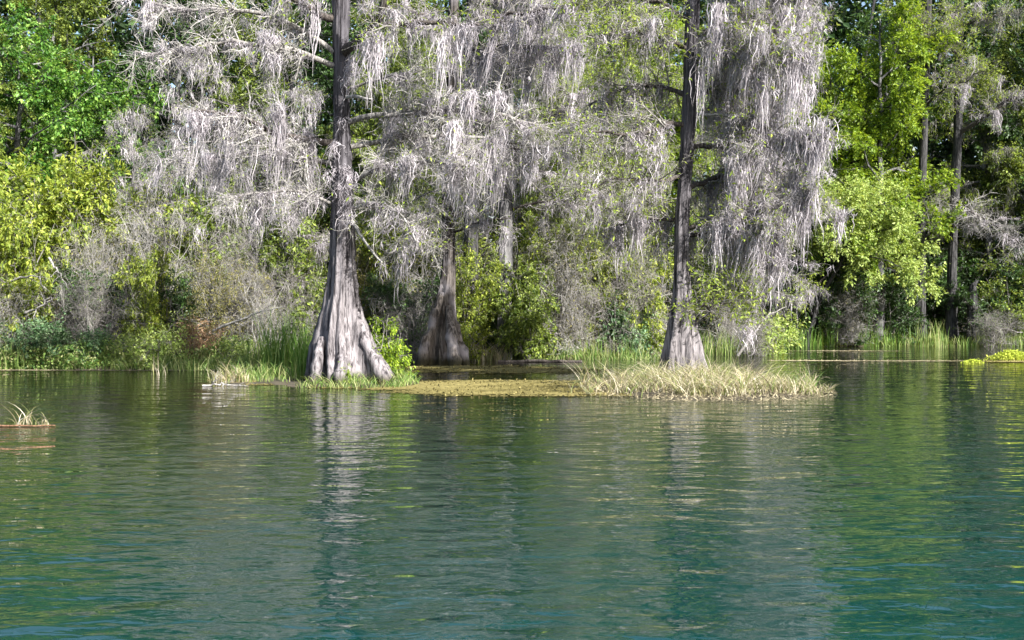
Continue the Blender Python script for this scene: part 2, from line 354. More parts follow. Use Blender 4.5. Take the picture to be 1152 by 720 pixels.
# ------------------------------------------------------------------ terrain and water
SX = np.array([-400, -60, -17, -10.5, -8.6, -6.5, -4, 3.5, 6.5, 9, 22, 60, 400.0])
SY = np.array([20, 30, 36.0, 36.5, 38, 40, 41, 42, 47, 51, 53, 46, 30.0])
def shore(x): return np.interp(x, SX, SY)
MOUNDS = [(-4.35, 30.4, 1.9, 1.5, 0.13), (5.0, 28.3, 2.9, 2.6, 0.09), (-6.6, 32.0, 1.6, 2.2, 0.05)]
def hgt(x, y):
    x = np.asarray(x, float); y = np.asarray(y, float)
    wob = 0.35 * np.sin(x * 1.3) + 0.22 * np.sin(x * 3.1 + 1) + 0.12 * np.sin(x * 7.7 + y)
    s = y - shore(x) + wob
    z = np.where(s < 0, np.maximum(-1.4, s * 0.35), 0.32 * (1 - np.exp(-np.maximum(s, 0) / 0.9)) + 0.02 * np.maximum(s, 0))
    for mx, my, rx, ry, h in MOUNDS:
        q = ((x - mx) / rx) ** 2 + ((y - my) / ry) ** 2 + 0.15 * np.sin(x * 4 + y * 2) + 0.1 * np.sin(y * 7)
        z = np.maximum(z, h * (1.35 - 1.35 * q ** 0.8 if False else 1.35 - 1.35 * np.clip(q, 0, 3)) - 0.02 * (q > 1))
    z = np.where(z > 0.03, z + 0.03 * np.sin(x * 2.3) * np.cos(y * 1.9), z)
    return np.minimum(z, 1.6)

xs = np.concatenate([np.linspace(-500, -45, 14), np.arange(-40, 40.1, 0.25), np.linspace(45, 500, 14)])
ys = np.concatenate([np.linspace(-300, 15, 8), np.arange(20, 64.1, 0.25), np.linspace(68, 900, 20)])
GX, GY = np.meshgrid(xs, ys)
V = np.stack([GX, GY, hgt(GX, GY)], -1).reshape(-1, 3)
idx = np.arange(V.shape[0]).reshape(GX.shape)
Q = np.stack([idx[:-1, :-1], idx[:-1, 1:], idx[1:, 1:], idx[1:, :-1]], -1).reshape(-1, 4)
tag(obj('ground', mesh('ground', V, Q, M['soil'], smooth=True)), kind='structure')
V = np.array([[-450, -290, 0], [450, -290, 0], [450, 62, 0], [-450, 62, 0.0]])
tag(obj('river_water', mesh('river_water', V, np.array([[0, 1, 2, 3]]), M['water'])), kind='structure')

def empty(name, loc, label, cat, group=None):
    o = bpy.data.objects.new(name, None); C.objects.link(o); o.location = tuple(float(v) for v in loc)
    o.empty_display_size = 0.3
    return tag(o, label, cat, group)

def local(part, o):   # world-space part -> the thing's own space
    V, Q, v = part
    return V - np.array(o.location), Q, v

# ------------------------------------------------------------------ the big cypresses, limb by limb
MK, TK = 0.40, 1.8
def make_limb(tree, pts, r0, rng, n2=14, n3=60, L2=(0.4, 1.9), L3=(0.25, 0.85), droop=-0.5, mossn=20, mossL=(0.5, 1.4), per=30, need=0, mat='limb_dark', tmat='twig_grey',
              mmat='moss', spread=0.11, mt0=0.22, r1=None, nsize=0.085, width=0.017):
    loc = np.array(tree.location)
    mossn = int(mossn * MK); per = int(per * 1.15); n3 = int(n3 * TK)
    pp = path(pts, 14, rng, 0.03)
    R = np.linspace(r0, r1 or r0 * 0.35, 14)[None]
    p1 = pp[None]
    base = tubes(p1, R, 8, rng)
    limb = obj('limb', mesh('limb', base[0] - loc, base[1], M[mat], smooth=True), tree)
    tw = []
    if n2:
        p2, R2 = grow(p1, R, n2, L2, rng, (30, 90), droop * 0.5, 0.5, 6, 0.15, 1.0, 0.45, 0.03, 0.006, flat=0.9, lt=0.3)
        p3, R3 = grow(p2, R2, n3, L3, rng, (30, 85), droop * 0.6, 0.75, 6, 0.1, 1.0, 0.5, 0.012, 0.005, flat=0.8, lt=0.2)
        t_ = join([tubes(p2, R2, 5, rng), tubes(p3, R3, 3, rng)])
        tg = obj('twigs', mesh('twigs', t_[0] - loc, t_[1], M[tmat], t_[2]), limb)
        if mossn:
            i, a2, T, t = sample(p2, mossn // 2, rng, 0.1); _, a1, _, t1_ = sample(p1, mossn - mossn // 2, rng, mt0)
            A = np.concatenate([a2, a1]); Lm = mossL[0] * 0.5 + (mossL[1] * 1.1 - mossL[0] * 0.5) * rng.random(len(A)) ** 1.8
            Lm = np.minimum(Lm, np.maximum(A[:, 2] - 0.25, 0.15))
            m_ = moss(A, Lm, per, rng, spread=spread, width=width)
            nb = max(1, mossn // 11)       # a few long heavy beards
            _, ab, _, _ = sample(np.concatenate([p2[:, :6], p1[:, [3, 5, 7, 9, 11, 13]]]), nb, rng, 0.2)
            Lb = np.minimum(0.7 + (mossL[1] * 1.1) * rng.random(nb), np.maximum(ab[:, 2] - 0.3, 0.2))
            m_ = join([m_, moss(ab, Lb, 80, rng, spread=0.13, width=width * 1.1, wind=.7)])
            # short tufts along the small twigs
            _, a3, _, _ = sample(p3, mossn * 2, rng, 0.1)
            m2 = moss(a3, 0.12 + 0.3 * rng.random(len(a3)), max(4, per // 4), rng, spread=0.05, width=width * 0.8, K=3)
            m_ = join([m_, m2])
            obj('spanish_moss', mesh('spanish_moss', m_[0] - loc, m_[1], M[mmat], m_[2]), limb)
        if need:
            f = join([needles(p3, int(need * 1.25), rng, nsize * 1.15)])
            obj('foliage', mesh('foliage', f[0] - loc, f[1], M['needle'], f[2]), limb)
    return limb

def trunk_from_px(rows, d, top=None):
    """rows: (py, px_left, px_right) -> zs, cx, cy, rad"""
    rows = sorted(rows, key=lambda r: -r[0])
    zs = [CH + (HZ - r[0]) / F * d for r in rows]; cx = [((r[1] + r[2]) / 2 - 576) / F * d for r in rows]
    rad = [(r[2] - r[1]) / 2 / F * d for r in rows]
    return zs, cx, rad

def big_cypress(name, label, rows, d, seed, flutes, bark, extra_top, nfl=9):
    rng = np.random.default_rng(seed)
    zs, cx, rad = trunk_from_px(rows, d)
    fl = list(np.interp(zs, flutes[0], flutes[1]))
    # carry the trunk on above the frame
    zs += [zs[-1] + extra_top * 0.5, zs[-1] + extra_top]; cx += [cx[-1] + 0.1, cx[-1] + 0.25]; rad += [rad[-1] * 0.75, rad[-1] * 0.3]; fl += [0.05, 0.03]
    t = empty(name, (cx[0], d, 0), label, 'tree')
    zs2 = [-0.4] + zs; cx2 = [cx[0]] + cx; rad2 = [rad[0] * 1.1] + rad; fl2 = [fl[0]] + fl
    V, Q, _ = fluted_trunk(zs2, cx2, [d] * len(zs2), rad2, rng, nfl, fl2)
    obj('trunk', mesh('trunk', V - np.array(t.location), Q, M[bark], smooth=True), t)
    return t, rng

# --- left cypress
D1 = 30.3
t1, r1 = big_cypress('bald_cypress', 'huge bald cypress with fluted grey buttress, left of the algae mat, draped in moss',
    [(434, 352, 436), (415, 353, 430), (395, 354, 417), (370, 359, 409), (340, 366, 402), (300, 371, 399), (250, 373, 398), (200, 374, 396), (130, 376, 393), (60, 375, 392), (0, 374, 394)],
    D1, 11, ([0, 0.9, 2.0, 4, 9], [0.5, 0.40, 0.26, 0.12, 0.08]), 'bark_cypress', 7.0, 8)
def Ld(x, y, dd=0.0, d=D1): return P(x, y, d + dd)
def limb_auto(tree, rng, pxs, D, **kw):
    """pxs: list of (px, py, depth offset)"""
    pts = [P(a, b, D + c) for a, b, c in pxs]
    return make_limb(tree, pts, rng=rng, **kw)
L1 = [
    ([(388, 58, -.1), (408, 42, -.9), (428, 28, -1.5), (433, 0, -1.8), (436, -60, -2)], dict(r1=.09, r0=0.15, n2=6, n3=30, mossn=14, need=60, mossL=(.5, 1.6), mat='limb_dark', mt0=0.3)),
    ([(425, 30, -1.5), (460, 25, -1.9), (498, 27, -2.1), (540, 28, -2.3)], dict(r0=0.09, n2=12, n3=60, mossn=44, need=300, mossL=(.7, 2.2), r1=0.035, mt0=.35)),
    ([(378, 20, 0), (350, 12, -.3), (330, 0, -.6), (300, -40, -.8)], dict(r0=0.12, n2=12, n3=60, mossn=20, need=200)),
    ([(378, 75, 0), (330, 55, -.6), (270, 45, -1.2), (200, 60, -1.8), (152, 58, -2.2)], dict(r0=0.09, n2=46, n3=420, mossn=58, need=120, mossL=(.3, 1.1), tmat='twig_pale', mat='twig_grey')),
    ([(378, 60, 0), (340, 30, -.2), (280, 10, -.4), (200, 10, -.8), (140, -5, -1)], dict(r0=0.08, n2=40, n3=360, mossn=44, need=100, mossL=(.3, 1.0), tmat='twig_pale', mat='twig_grey')),
    ([(376, 160, 0), (345, 158, -.5), (310, 150, -1), (265, 128, -1.4), (215, 125, -1.8)], dict(r0=0.10, n2=40, n3=380, mossn=70, need=80, mossL=(.4, 2.0), tmat='twig_pale', r1=0.03)),
    ([(376, 185, 0), (330, 180, .4), (280, 172, .8), (230, 178, 1.0), (190, 180, 1.2)], dict(r0=0.07, n2=40, n3=360, mossn=56, need=60, mossL=(.4, 1.6), tmat='twig_pale', mat='twig_grey')),
    ([(392, 138, 0), (430, 128, -.5), (490, 122, -.9), (560, 128, -1.2), (620, 145, -1.4)], dict(r0=0.09, n2=54, n3=520, mossn=100, need=300, mossL=(.3, 1.4), tmat='twig_pale', mat='twig_grey')),
    ([(394, 165, 0), (440, 155, .5), (500, 150, .9), (560, 160, 1.2), (640, 170, 1.4)], dict(r0=0.08, n2=50, n3=460, mossn=90, need=300, mossL=(.4, 1.5), tmat='twig_pale', mat='twig_grey')),
    ([(397, 205, 0), (430, 185, -.8), (470, 180, -1.4), (540, 190, -2)], dict(r0=0.07, n2=40, n3=380, mossn=70, need=200, mossL=(.4, 1.6), tmat='twig_pale', mat='twig_grey')),
    ([(397, 235, 0), (420, 225, -.6), (445, 235, -1.0), (462, 255, -1.4), (470, 275, -1.6)], dict(r0=0.05, n2=30, n3=260, mossn=36, need=250, mossL=(.3, 1.0), tmat='twig_pale', mat='twig_pale')),
    ([(375, 230, 0), (340, 215, -.4), (300, 215, -.8), (260, 225, -1)], dict(r0=0.05, n2=30, n3=240, mossn=34, need=60, mossL=(.3, 1.1), tmat='twig_pale', mat='twig_grey')),
    ([(390, 100, 0), (440, 85, -.4), (500, 75, -.8)], dict(r0=0.05, n2=18, n3=150, mossn=26, need=200, mossL=(.5, 1.2), tmat='twig_pale', mat='twig_grey')),
]
for pxs, kw in L1: limb_auto(t1, r1, pxs, D1, **kw)
# moss sheathing the sunlit side of the trunk
def trunk_moss(tree, rows, side, n, rng, D, mat='moss', Lr=(0.5, 1.3)):
    ys_ = rng.uniform(rows[0], rows[1], n)
    A = np.stack([P(np.interp(y, rows[2], rows[3]) + rng.normal() * 3, y, D + side[1]) for y in ys_])
    m_ = moss(A, Lr[0] + (Lr[1] - Lr[0]) * rng.random(n), 22, rng, spread=0.09)
    obj('spanish_moss', mesh('spanish_moss', m_[0] - np.array(tree.location), m_[1], M[mat], m_[2]), tree)
trunk_moss(t1, (60, 120, [-20, 120, 240], [394, 393, 396]), (0, -.22), 7, r1, D1)
trunk_moss(t1, (175, 240, [-20, 120, 240], [394, 390, 390]), (0, -.25), 16, r1, D1, Lr=(0.5, 1.2))
trunk_moss(t1, (130, 200, [130, 240], [380, 380]), (0, -.3), 6, r1, D1, Lr=(0.3, 0.8))
def stub(tree, pts, r, rng, mat='twig_pale'):
    pp = path(pts, 8, rng, 0.01); b = tubes(pp[None], np.linspace(r, r * .5, 8)[None], 7, rng)
    obj('dead_branch', mesh('dead_branch', b[0] - np.array(tree.location), b[1], M[mat], smooth=True), tree)
stub(t1, [P(396, 248, D1 - .3), P(412, 275, D1 - .7), P(430, 296, D1 - .9)], 0.05, r1)
def root_lobe(tree, pts, r0, r1, rng, mat):
    pp = path(pts, 12, rng, 0.02)[None]; b = tubes(pp, (np.linspace(r0, r1, 12) * (1 + .12 * rng.normal(size=12)))[None], 14, rng)
    obj('root', mesh('root', b[0] - np.array(tree.location), b[1], M[mat], smooth=True), tree)
root_lobe(t1, [P(402, 352, D1 - .1), P(414, 392, D1 - .55), P(428, 418, D1 - .75), P(438, 442, D1 - .8)], .10, .24, r1, 'bark_cypress')
root_lobe(t1, [P(362, 380, D1 - .3), P(357, 410, D1 - .6), P(352, 442, D1 - .75)], .10, .22, r1, 'bark_cypress')
root_lobe(t1, [P(386, 385, D1 - .5), P(384, 410, D1 - .85), P(380, 446, D1 - 1.1)], .10, .20, r1, 'bark_cypress')
stub(t1, [P(390, 109, D1 - .2), P(404, 109, D1 - .6), P(420, 112, D1 - .8)], 0.06, r1)
stub(t1, [P(392, 55, D1 - .2), P(405, 45, D1 - .5), P(418, 40, D1 - .7)], 0.05, r1, 'limb_dark')

# --- middle cypress, brown base
D2 = 39.0
t2, r2 = big_cypress('bald_cypress', 'middle bald cypress with brown splayed buttress standing behind the algae mat', 
    [(409, 474, 524), (395, 476, 520), (372, 482, 515), (345, 488, 513), (325, 493, 512), (300, 498, 513), (260, 497, 512), (200, 498, 511), (130, 502, 513), (60, 503, 515), (0, 505, 516)],
    D2, 12, ([0, 0.9, 2.2, 4, 9], [0.7, 0.55, 0.35, 0.12, 0.08]), 'bark_brown', 8.0, 7)
for pxs, kw in [
    ([(508, 70, 0), (540, 55, -.8), (580, 50, -1.5), (640, 55, -2)], dict(r0=0.11, n2=44, n3=360, mossn=130, need=200, mossL=(.6, 2.4), per=34)),
    ([(508, 40, 0), (540, 20, -1.2), (590, 15, -2.2), (650, 5, -3)], dict(r0=0.10, n2=40, n3=300, mossn=90, need=300, mossL=(.5, 2.0), per=30)),
    ([(506, 40, 0), (480, 20, -1.2), (450, 5, -2)], dict(r0=0.09, n2=20, n3=140, mossn=40, need=100, mossL=(.5, 2.2))),
    ([(506, 175, 0), (530, 165, -1), (570, 165, -2), (610, 172, -2.5)], dict(r0=0.09, n2=36, n3=260, mossn=90, need=150, mossL=(.6, 2.4), per=34)),
    ([(504, 190, 0), (520, 185, -1.4), (540, 190, -2.4)], dict(r0=0.08, n2=24, n3=160, mossn=50, need=50, mossL=(.8, 2.6), per=34)),
    ([(502, 225, 0), (480, 240, -1), (455, 262, -1.8), (440, 285, -2.2)], dict(r0=0.06, n2=26, n3=200, mossn=44, need=350, mossL=(.5, 1.6), tmat='twig_pale')),
    ([(508, 262, 0), (535, 250, -.5), (575, 245, -1)], dict(r0=0.05, n2=16, n3=100, mossn=24, need=150, mossL=(.4, 1.3), tmat='twig_pale')),
]: limb_auto(t2, r2, pxs, D2, **kw)
root_lobe(t2, [P(498, 330, D2 - .2), P(487, 362, D2 - .6), P(478, 388, D2 - .8), P(474, 412, D2 - .8)], .12, .2, r2, 'bark_brown')
root_lobe(t2, [P(504, 345, D2 - .3), P(508, 380, D2 - .9), P(512, 412, D2 - 1.1)], .12, .24, r2, 'bark_brown')
root_lobe(t2, [P(508, 350, D2 - .1), P(518, 385, D2 - .4), P(525, 412, D2 - .5)], .10, .2, r2, 'bark_brown')

# --- twin trunks behind it
D2b = 41.5
t2b, r2b = big_cypress('bald_cypress', 'dark moss-hung bald cypress just behind and right of the middle cypress', 
    [(400, 521, 540), (300, 522, 538), (200, 523, 537), (100, 524, 538), (0, 525, 539)],
    D2b, 13, ([0, 1, 9], [0.2, 0.1, 0.04]), 'bark_dark', 8.0, 6)
for pxs, kw in [
    ([(531, 20, 0), (560, 0, -1), (600, -10, -1.6)], dict(r0=0.10, n2=20, n3=140, mossn=40, need=200, mossL=(.6, 2.2))),
    ([(531, 60, 0), (565, 50, -1), (600, 60, -2), (622, 75, -2.4)], dict(r0=0.10, n2=26, n3=180, mossn=70, need=60, mossL=(.7, 2.6), per=34)),
    ([(531, 200, 0), (580, 190, -1), (640, 195, -1.6)], dict(r0=0.07, n2=26, n3=180, mossn=40, need=120, mossL=(.4, 1.4))),
]: limb_auto(t2b, r2b, pxs, D2b, **kw)
D3 = 41.2
t3, r3 = big_cypress('bald_cypress', 'slim straight grey cypress right of the middle cypress, above the dark round bush',
    [(400, 558, 578), (330, 560, 577), (250, 561, 577), (170, 563, 577), (80, 565, 578), (0, 566, 578)],
    D3, 14, ([0, 1, 9], [0.2, 0.1, 0.04]), 'bark_grey', 8.0, 6)
for pxs, kw in [
    ([(571, 30, 0), (610, 10, -1), (660, 0, -1.6)], dict(r0=0.08, n2=26, n3=180, mossn=30, need=900, mossL=(.6, 1.6))),
    ([(571, 170, 0), (605, 145, -1), (640, 118, -1.8), (660, 100, -2.2)], dict(r0=0.09, n2=22, n3=160, mossn=36, need=500, mossL=(.5, 1.5))),
    ([(571, 235, 0), (620, 225, -1), (690, 235, -1.6)], dict(r0=0.06, n2=30, n3=220, mossn=40, need=200, mossL=(.4, 1.5), tmat='twig_pale')),
    ([(571, 100, 0), (540, 80, -.6), (500, 90, -1.0)], dict(r0=0.06, n2=20, n3=120, mossn=20, need=300, mossL=(.4, 1.2))),
]: limb_auto(t3, r3, pxs, D3, **kw)

# --- right cypress by the grass island
D4 = 30.0
MK = 0.62
t4, r4 = big_cypress('bald_cypress', 'tall bald cypress rising from the tan grass island, thick moss curtain on its right',
    [(433, 738, 800), (415, 743, 794), (395, 746, 789), (375, 749, 785), (350, 754, 781), (330, 757, 778), (300, 758, 775), (250, 759, 775), (200, 763, 778), (150, 766, 782), (100, 768, 785), (50, 770, 786), (0, 772, 787)],
    D4, 15, ([0, 0.9, 2.0, 4, 9], [0.5, 0.36, 0.18, 0.10, 0.06]), 'bark_cypress', 8.0, 8)
RM = dict(n2=46, n3=420, nsize=.1, mossn=120, mossL=(.5, 2.1), per=32)
for pxs, kw in [
    ([(780, -15, 0), (820, -35, -.5), (870, -30, -.9), (912, -10, -1)], dict(RM, r0=0.09, need=640)),
    ([(780, 40, 0), (815, 25, .6), (860, 12, 1.1), (905, 20, 1.3)], dict(RM, r0=0.08, need=1120)),
    ([(780, 70, 0), (810, 58, -.7), (850, 52, -1.2), (908, 60, -1.5)], dict(RM, r0=0.08, need=960)),
    ([(780, 106, 0), (805, 100, .5), (845, 92, 1), (900, 105, 1.5)], dict(RM, r0=0.08, need=960)),
    ([(778, 165, 0), (820, 163, -.5), (860, 152, -1), (925, 150, -1.4)], dict(RM, r0=0.08, need=800, mt0=0.45)),
    ([(775, 212, 0), (800, 203, .6), (850, 190, 1.1), (915, 175, 1.4)], dict(RM, r0=0.08, need=800, mt0=0.35)),
    ([(772, 258, 0), (800, 252, -.4), (850, 240, -.9), (912, 215, -1.2)], dict(RM, r0=0.07, need=640, mossL=(.6, 2.3), mossn=130)),
    ([(770, 265, 0), (800, 262, .6), (840, 258, 1.0), (885, 250, 1.2)], dict(RM, r0=0.06, need=480, mossL=(.6, 1.9))),
    ([(860, 240, -.3), (870, 265, -.4), (868, 300, -.5)], dict(RM, r0=0.04, n2=20, n3=100, mossn=50, need=80, mossL=(.5, 1.6))),
    ([(782, 128, 0), (820, 129, -.3), (868, 131, -.4)], dict(RM, r0=0.045, n2=16, n3=80, mossn=30, need=96, mat='twig_pale', mt0=0.5)),
    ([(774, 346, 0), (795, 346, -.5), (830, 338, -.9)], dict(r0=0.035, n2=14, n3=120, mossn=4, need=1120, mossL=(.2, .5))),
    ([(776, 320, 0), (800, 322, .4), (840, 328, .8)], dict(r0=0.03, n2=16, n3=140, mossn=4, need=1440, mossL=(.2, .5))),
    # left side
    ([(779, 85, 0), (800, 84, .3), (830, 75, .6)], dict(RM, r0=0.05, n2=8, n3=30, mossn=8, need=200)),
    ([(772, 140, 0), (752, 138, -.5), (742, 148, -.9), (700, 150, -1.3), (650, 145, -1.6)], dict(r0=0.07, n2=40, n3=340, mossn=30, need=700, mossL=(.4, 1.6))),
    ([(772, 108, 0), (750, 98, .5), (715, 95, 1), (660, 120, 1.4)], dict(r0=0.07, n2=36, n3=300, mossn=28, need=600, mossL=(.4, 1.7))),
    ([(775, 55, 0), (745, 40, -.5), (710, 35, -1), (660, 40, -1.2)], dict(r0=0.07, n2=40, n3=340, mossn=20, need=1800, mossL=(.3, 1.2))),
    ([(776, 20, 0), (740, 0, .5), (700, -5, 1), (650, 0, 1.3)], dict(r0=0.07, n2=40, n3=340, mossn=16, need=1800, mossL=(.3, 1.2))),
    ([(770, 200, 0), (740, 205, -.5), (700, 200, -.9), (650, 215, -1.2)], dict(r0=0.06, n2=40, n3=320, mossn=26, need=900, mossL=(.3, 1.3))),
    ([(766, 250, 0), (740, 245, .5), (705, 250, .9), (680, 262, 1)], dict(r0=0.05, n2=30, n3=240, mossn=40, need=300, mossL=(.3, 1.2))),
]: limb_auto(t4, r4, pxs, D4, **kw)

MK = 0.6
# ------------------------------------------------------------------ plant kinds (prototypes), copied afterwards
def kit_shrub(seed, H=4.0, Wd=4.0, stems=9, n2=60, n3=420, n4=1400, leaves=14000, size=0.08, aspect=0.5, leafc='leaf_yellow', bark='twig_grey', droop=-0.2, mossn=0, low=0.05, clus=0.05, lean=0.0):
    rng = np.random.default_rng(seed)
    a = rng.random(stems) * 2 * math.pi; rad = rng.random(stems) ** 0.6 * Wd * 0.32; hh = H * (0.6 + 0.35 * rng.random(stems))
    s = []
    for k in range(stems):
        b = np.array([np.cos(a[k]), np.sin(a[k]), 0]) * 0.15
        m_ = np.array([np.cos(a[k]) * rad[k] * 0.5 + lean * .4, np.sin(a[k]) * rad[k] * 0.5, hh[k] * 0.55]); e = np.array([np.cos(a[k]) * rad[k] * 1.2 + lean, np.sin(a[k]) * rad[k] * 1.2, hh[k]])
        s.append(path([b - [0, 0, .2], m_, e], 8, rng, 0.05))
    s = np.stack(s); R = np.linspace(0.018 * H ** 0.6, 0.006, 8)[None] * np.ones((stems, 1))
    p2, R2 = grow(s, R, n2, (Wd * 0.22, Wd * 0.42), rng, (40, 85), droop * 0.3, 0.4, 6, low + 0.05, 1, 0.6, 0.03, 0.005, lt=0.4)
    p3, R3 = grow(p2, R2, n3, (Wd * 0.08, Wd * 0.2), rng, (30, 80), droop, 0.4, 5, 0.1, 1, 0.6, 0.012, 0.004, lt=0.2)
    p4, R4 = grow(p3, R3, n4, (0.12, 0.35), rng, (30, 80), droop, 0.4, 4, 0.2, 1, 0.6, 0.006, 0.003, lt=0)
    for q in (p2, p3, p4): q[:, :, 2] = np.maximum(q[:, :, 2], 0.03)
    st = join([tubes(s, R, 6, rng), tubes(p2, R2, 4, rng), tubes(p3, R3, 3, rng), tubes(p4, R4, 3, rng)])
    parts = [('stems', mesh('stems', st[0], st[1], M[bark], st[2]))]
    if leaves:
        i, p, T, t = sample(np.concatenate([p4, p4, p4]), leaves, rng, 0.3, 1)
        v = 0.5 + 0.25 * np.sin(i * 2.3)
        lf = leafcards(p + rng.normal(size=p.shape) * clus, size, rng, aspect, dirs=T, varc=v)
        parts.append(('foliage', mesh('foliage', lf[0], lf[1], M[leafc], lf[2])))
    if mossn:
        _, A, _, _ = sample(np.concatenate([p2]), mossn, rng, 0.2)
        m_ = moss(A, np.minimum(0.3 + 0.9 * rng.random(mossn), A[:, 2] * 0.8 + .05), 18, rng, spread=0.1)
        parts.append(('spanish_moss', mesh('spanish_moss', m_[0], m_[1], M['moss_grey'], m_[2])))
    return parts

def kit_tree(seed, H=12.0, Wd=7.0, nl=26, low=0.25, n3=260, n4=2000, leaves=26000, size=0.10, aspect=0.55, leafc='leaf_mid', bark='bark_grey', droop=-0.3, mossn=0, need=False, r=0.2, lean=(0, 0), up=35, Lm=(0.5, 1.8), mossmat='moss_grey', clus=0.06):
    rng = np.random.default_rng(seed)
    tr = path([(0, 0, -0.3), (lean[0] * .2, lean[1] * .2, H * .3), (lean[0] * .6, lean[1] * .6, H * .65), (lean[0], lean[1], H)], 16, rng, 0.05)[None]
    R = np.interp(np.linspace(0, 1, 16), [0, .08, .5, 1], [r * 1.5, r, r * .65, r * .15])[None]
    # limbs: wide low down, shorter towards the top
    n = nl; t = low + (1 - low) * (np.arange(n) + rng.random(n)) / n * 0.97
    f = t * 15; k = np.minimum(f.astype(int), 14); f = (f - k)[:, None]; p = tr[0][k] * (1 - f) + tr[0][k + 1] * f
    az_ = np.arange(n) * 2.4 + rng.random(n); prof = np.interp((t - low) / (1 - low), [0, .3, .7, 1], [0.8, 1, 0.8, 0.3])
    Ln = Wd * 0.5 * prof * (0.7 + 0.5 * rng.random(n)); e_ = np.radians(up - 15 + 30 * rng.random(n))
    d = np.stack([np.cos(az_) * np.cos(e_), np.sin(az_) * np.cos(e_), np.sin(e_)], 1)
    pp = [p]; st = (Ln / 7)[:, None]
    for q in range(7):
        d = d + rng.normal(size=d.shape) * 0.13; d[:, 2] += droop * 0.12; d = nrm(d); p = p + d * st; pp.append(p)
    p2 = np.stack(pp, 1); R2 = (r * 0.35 * prof)[:, None] * np.linspace(1, 0.2, 8)[None]
    p3, R3 = grow(p2, R2, n3, (Wd * 0.10, Wd * 0.22), rng, (30, 75), droop, 0.4, 6, 0.15, 1, 0.55, 0.03, 0.007, flat=0.7, lt=0.4)
    p4, R4 = grow(p3, R3, n4, (0.25, 0.75), rng, (30, 75), droop, 0.4, 4, 0.15, 1, 0.5, 0.01, 0.004, lt=0.2)
    parts = []
    tk = tubes(tr, R, 12, rng); parts.append(('trunk', mesh('trunk', tk[0], tk[1], M[bark], smooth=True)))
    br = join([tubes(p2, R2, 6, rng), tubes(p3, R3, 4, rng), tubes(p4, R4, 3, rng)])
    parts.append(('branches', mesh('branches', br[0], br[1], M['twig_grey' if need or mossn else bark], br[2])))
    i, p, T, t = sample(p4, leaves, rng, 0.15, 1)
    v = 0.5 + 0.25 * np.sin(i * 2.3)
    if need: lf = needles(p4, leaves, rng, size)
    else: lf = leafcards(p + rng.normal(size=p.shape) * clus, size, rng, aspect, dirs=T, varc=v)
    parts.append(('crown', mesh('crown', lf[0], lf[1], M['needle' if need else leafc], lf[2])))
    if mossn:
        _, A, _, _ = sample(np.concatenate([p2[:, [0, 1, 3, 4, 6, 7]], p3]), mossn, rng, 0.15)
        m_ = moss(A, np.minimum(Lm[0] + (Lm[1] - Lm[0]) * rng.random(mossn) ** 1.3, A[:, 2] * 0.7 + .1), 20, rng, spread=0.13)
        parts.append(('spanish_moss', mesh('spanish_moss', m_[0], m_[1], M[mossmat], m_[2])))
    return parts

K = {}
K['yellow'] = kit_shrub(1, 4, 4.2, leafc='leaf_yellow', leaves=20000, size=0.115, n4=1800)
K['yellow2'] = kit_shrub(2, 5, 3.6, leafc='leaf_yellow', leaves=20000, size=0.101, n4=1800)
K['fresh'] = kit_shrub(3, 3.5, 3.6, leafc='leaf_mid', leaves=14000, size=0.120)
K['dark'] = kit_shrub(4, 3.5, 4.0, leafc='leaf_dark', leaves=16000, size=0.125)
K['mid'] = kit_shrub(5, 4, 4.0, leafc='leaf_mid', leaves=16000, size=0.111)
K['olive'] = kit_shrub(6, 3.5, 4.2, leafc='leaf_olive', leaves=12000, size=0.06)
K['pale'] = kit_shrub(7, 4.2, 5.0, leafc='leaf_pale', leaves=34000, size=0.085, n3=520, n4=2400, lean=0.3, droop=-.15)
K['bluish'] = kit_shrub(8, 1.5, 2.6, leafc='leaf_bluish', leaves=9000, size=0.09, n2=50, n3=260, n4=900, aspect=.6)
K['bare'] = kit_shrub(9, 3.6, 4.6, leaves=1800, size=0.06, leafc='leaf_olive', bark='twig_pale', n2=110, n3=900, n4=3000, mossn=26)
K['bare2'] = kit_shrub(10, 3.0, 4.0, leaves=600, size=0.06, leafc='leaf_mid', bark='twig_grey', n2=110, n3=900, n4=2600, mossn=14)
K['vine'] = kit_shrub(16, 1.9, 1.5, leafc='leaf_spring', leaves=5200, size=0.10, n2=40, n3=200, n4=700, stems=6, droop=-.9)
K['rust'] = kit_shrub(17, 1.5, 2.4, leafc='leaf_rust', leaves=4500, size=0.14, aspect=.22, n2=60, n3=260, n4=700, droop=-.6, bark='twig_grey')
K['herb'] = kit_shrub(18, 0.8, 1.6, leafc='leaf_pale', leaves=3200, size=0.075, n2=30, n3=140, n4=500)
K['palecrown'] = kit_tree(31, 7.0, 8.2, leafc='leaf_pale', leaves=42000, size=0.12, low=0.55, n4=2800, up=22, r=.13, lean=(3.0, -1.0), bark='bark_dark', droop=-.35, nl=22)
K['treespring'] = kit_tree(21, 14, 7.5, leafc='leaf_spring', leaves=52000, size=0.13, low=0.22, n4=2600, bark='bark_grey', up=30)
K['treefresh'] = kit_tree(22, 13, 8, leafc='leaf_fresh', leaves=42000, size=0.14, low=0.3, n4=2400, up=20)
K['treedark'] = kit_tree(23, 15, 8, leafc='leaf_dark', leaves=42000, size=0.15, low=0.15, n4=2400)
K['treemid'] = kit_tree(24, 15, 8, leafc='leaf_mid', leaves=46000, size=0.13, low=0.18, n4=2600)
K['treemossy'] = kit_tree(25, 15, 7, leaves=26000, size=0.095, need=True, mossn=420, low=0.18, up=10, droop=-.5, n4=3400, nl=34, mossmat='moss')
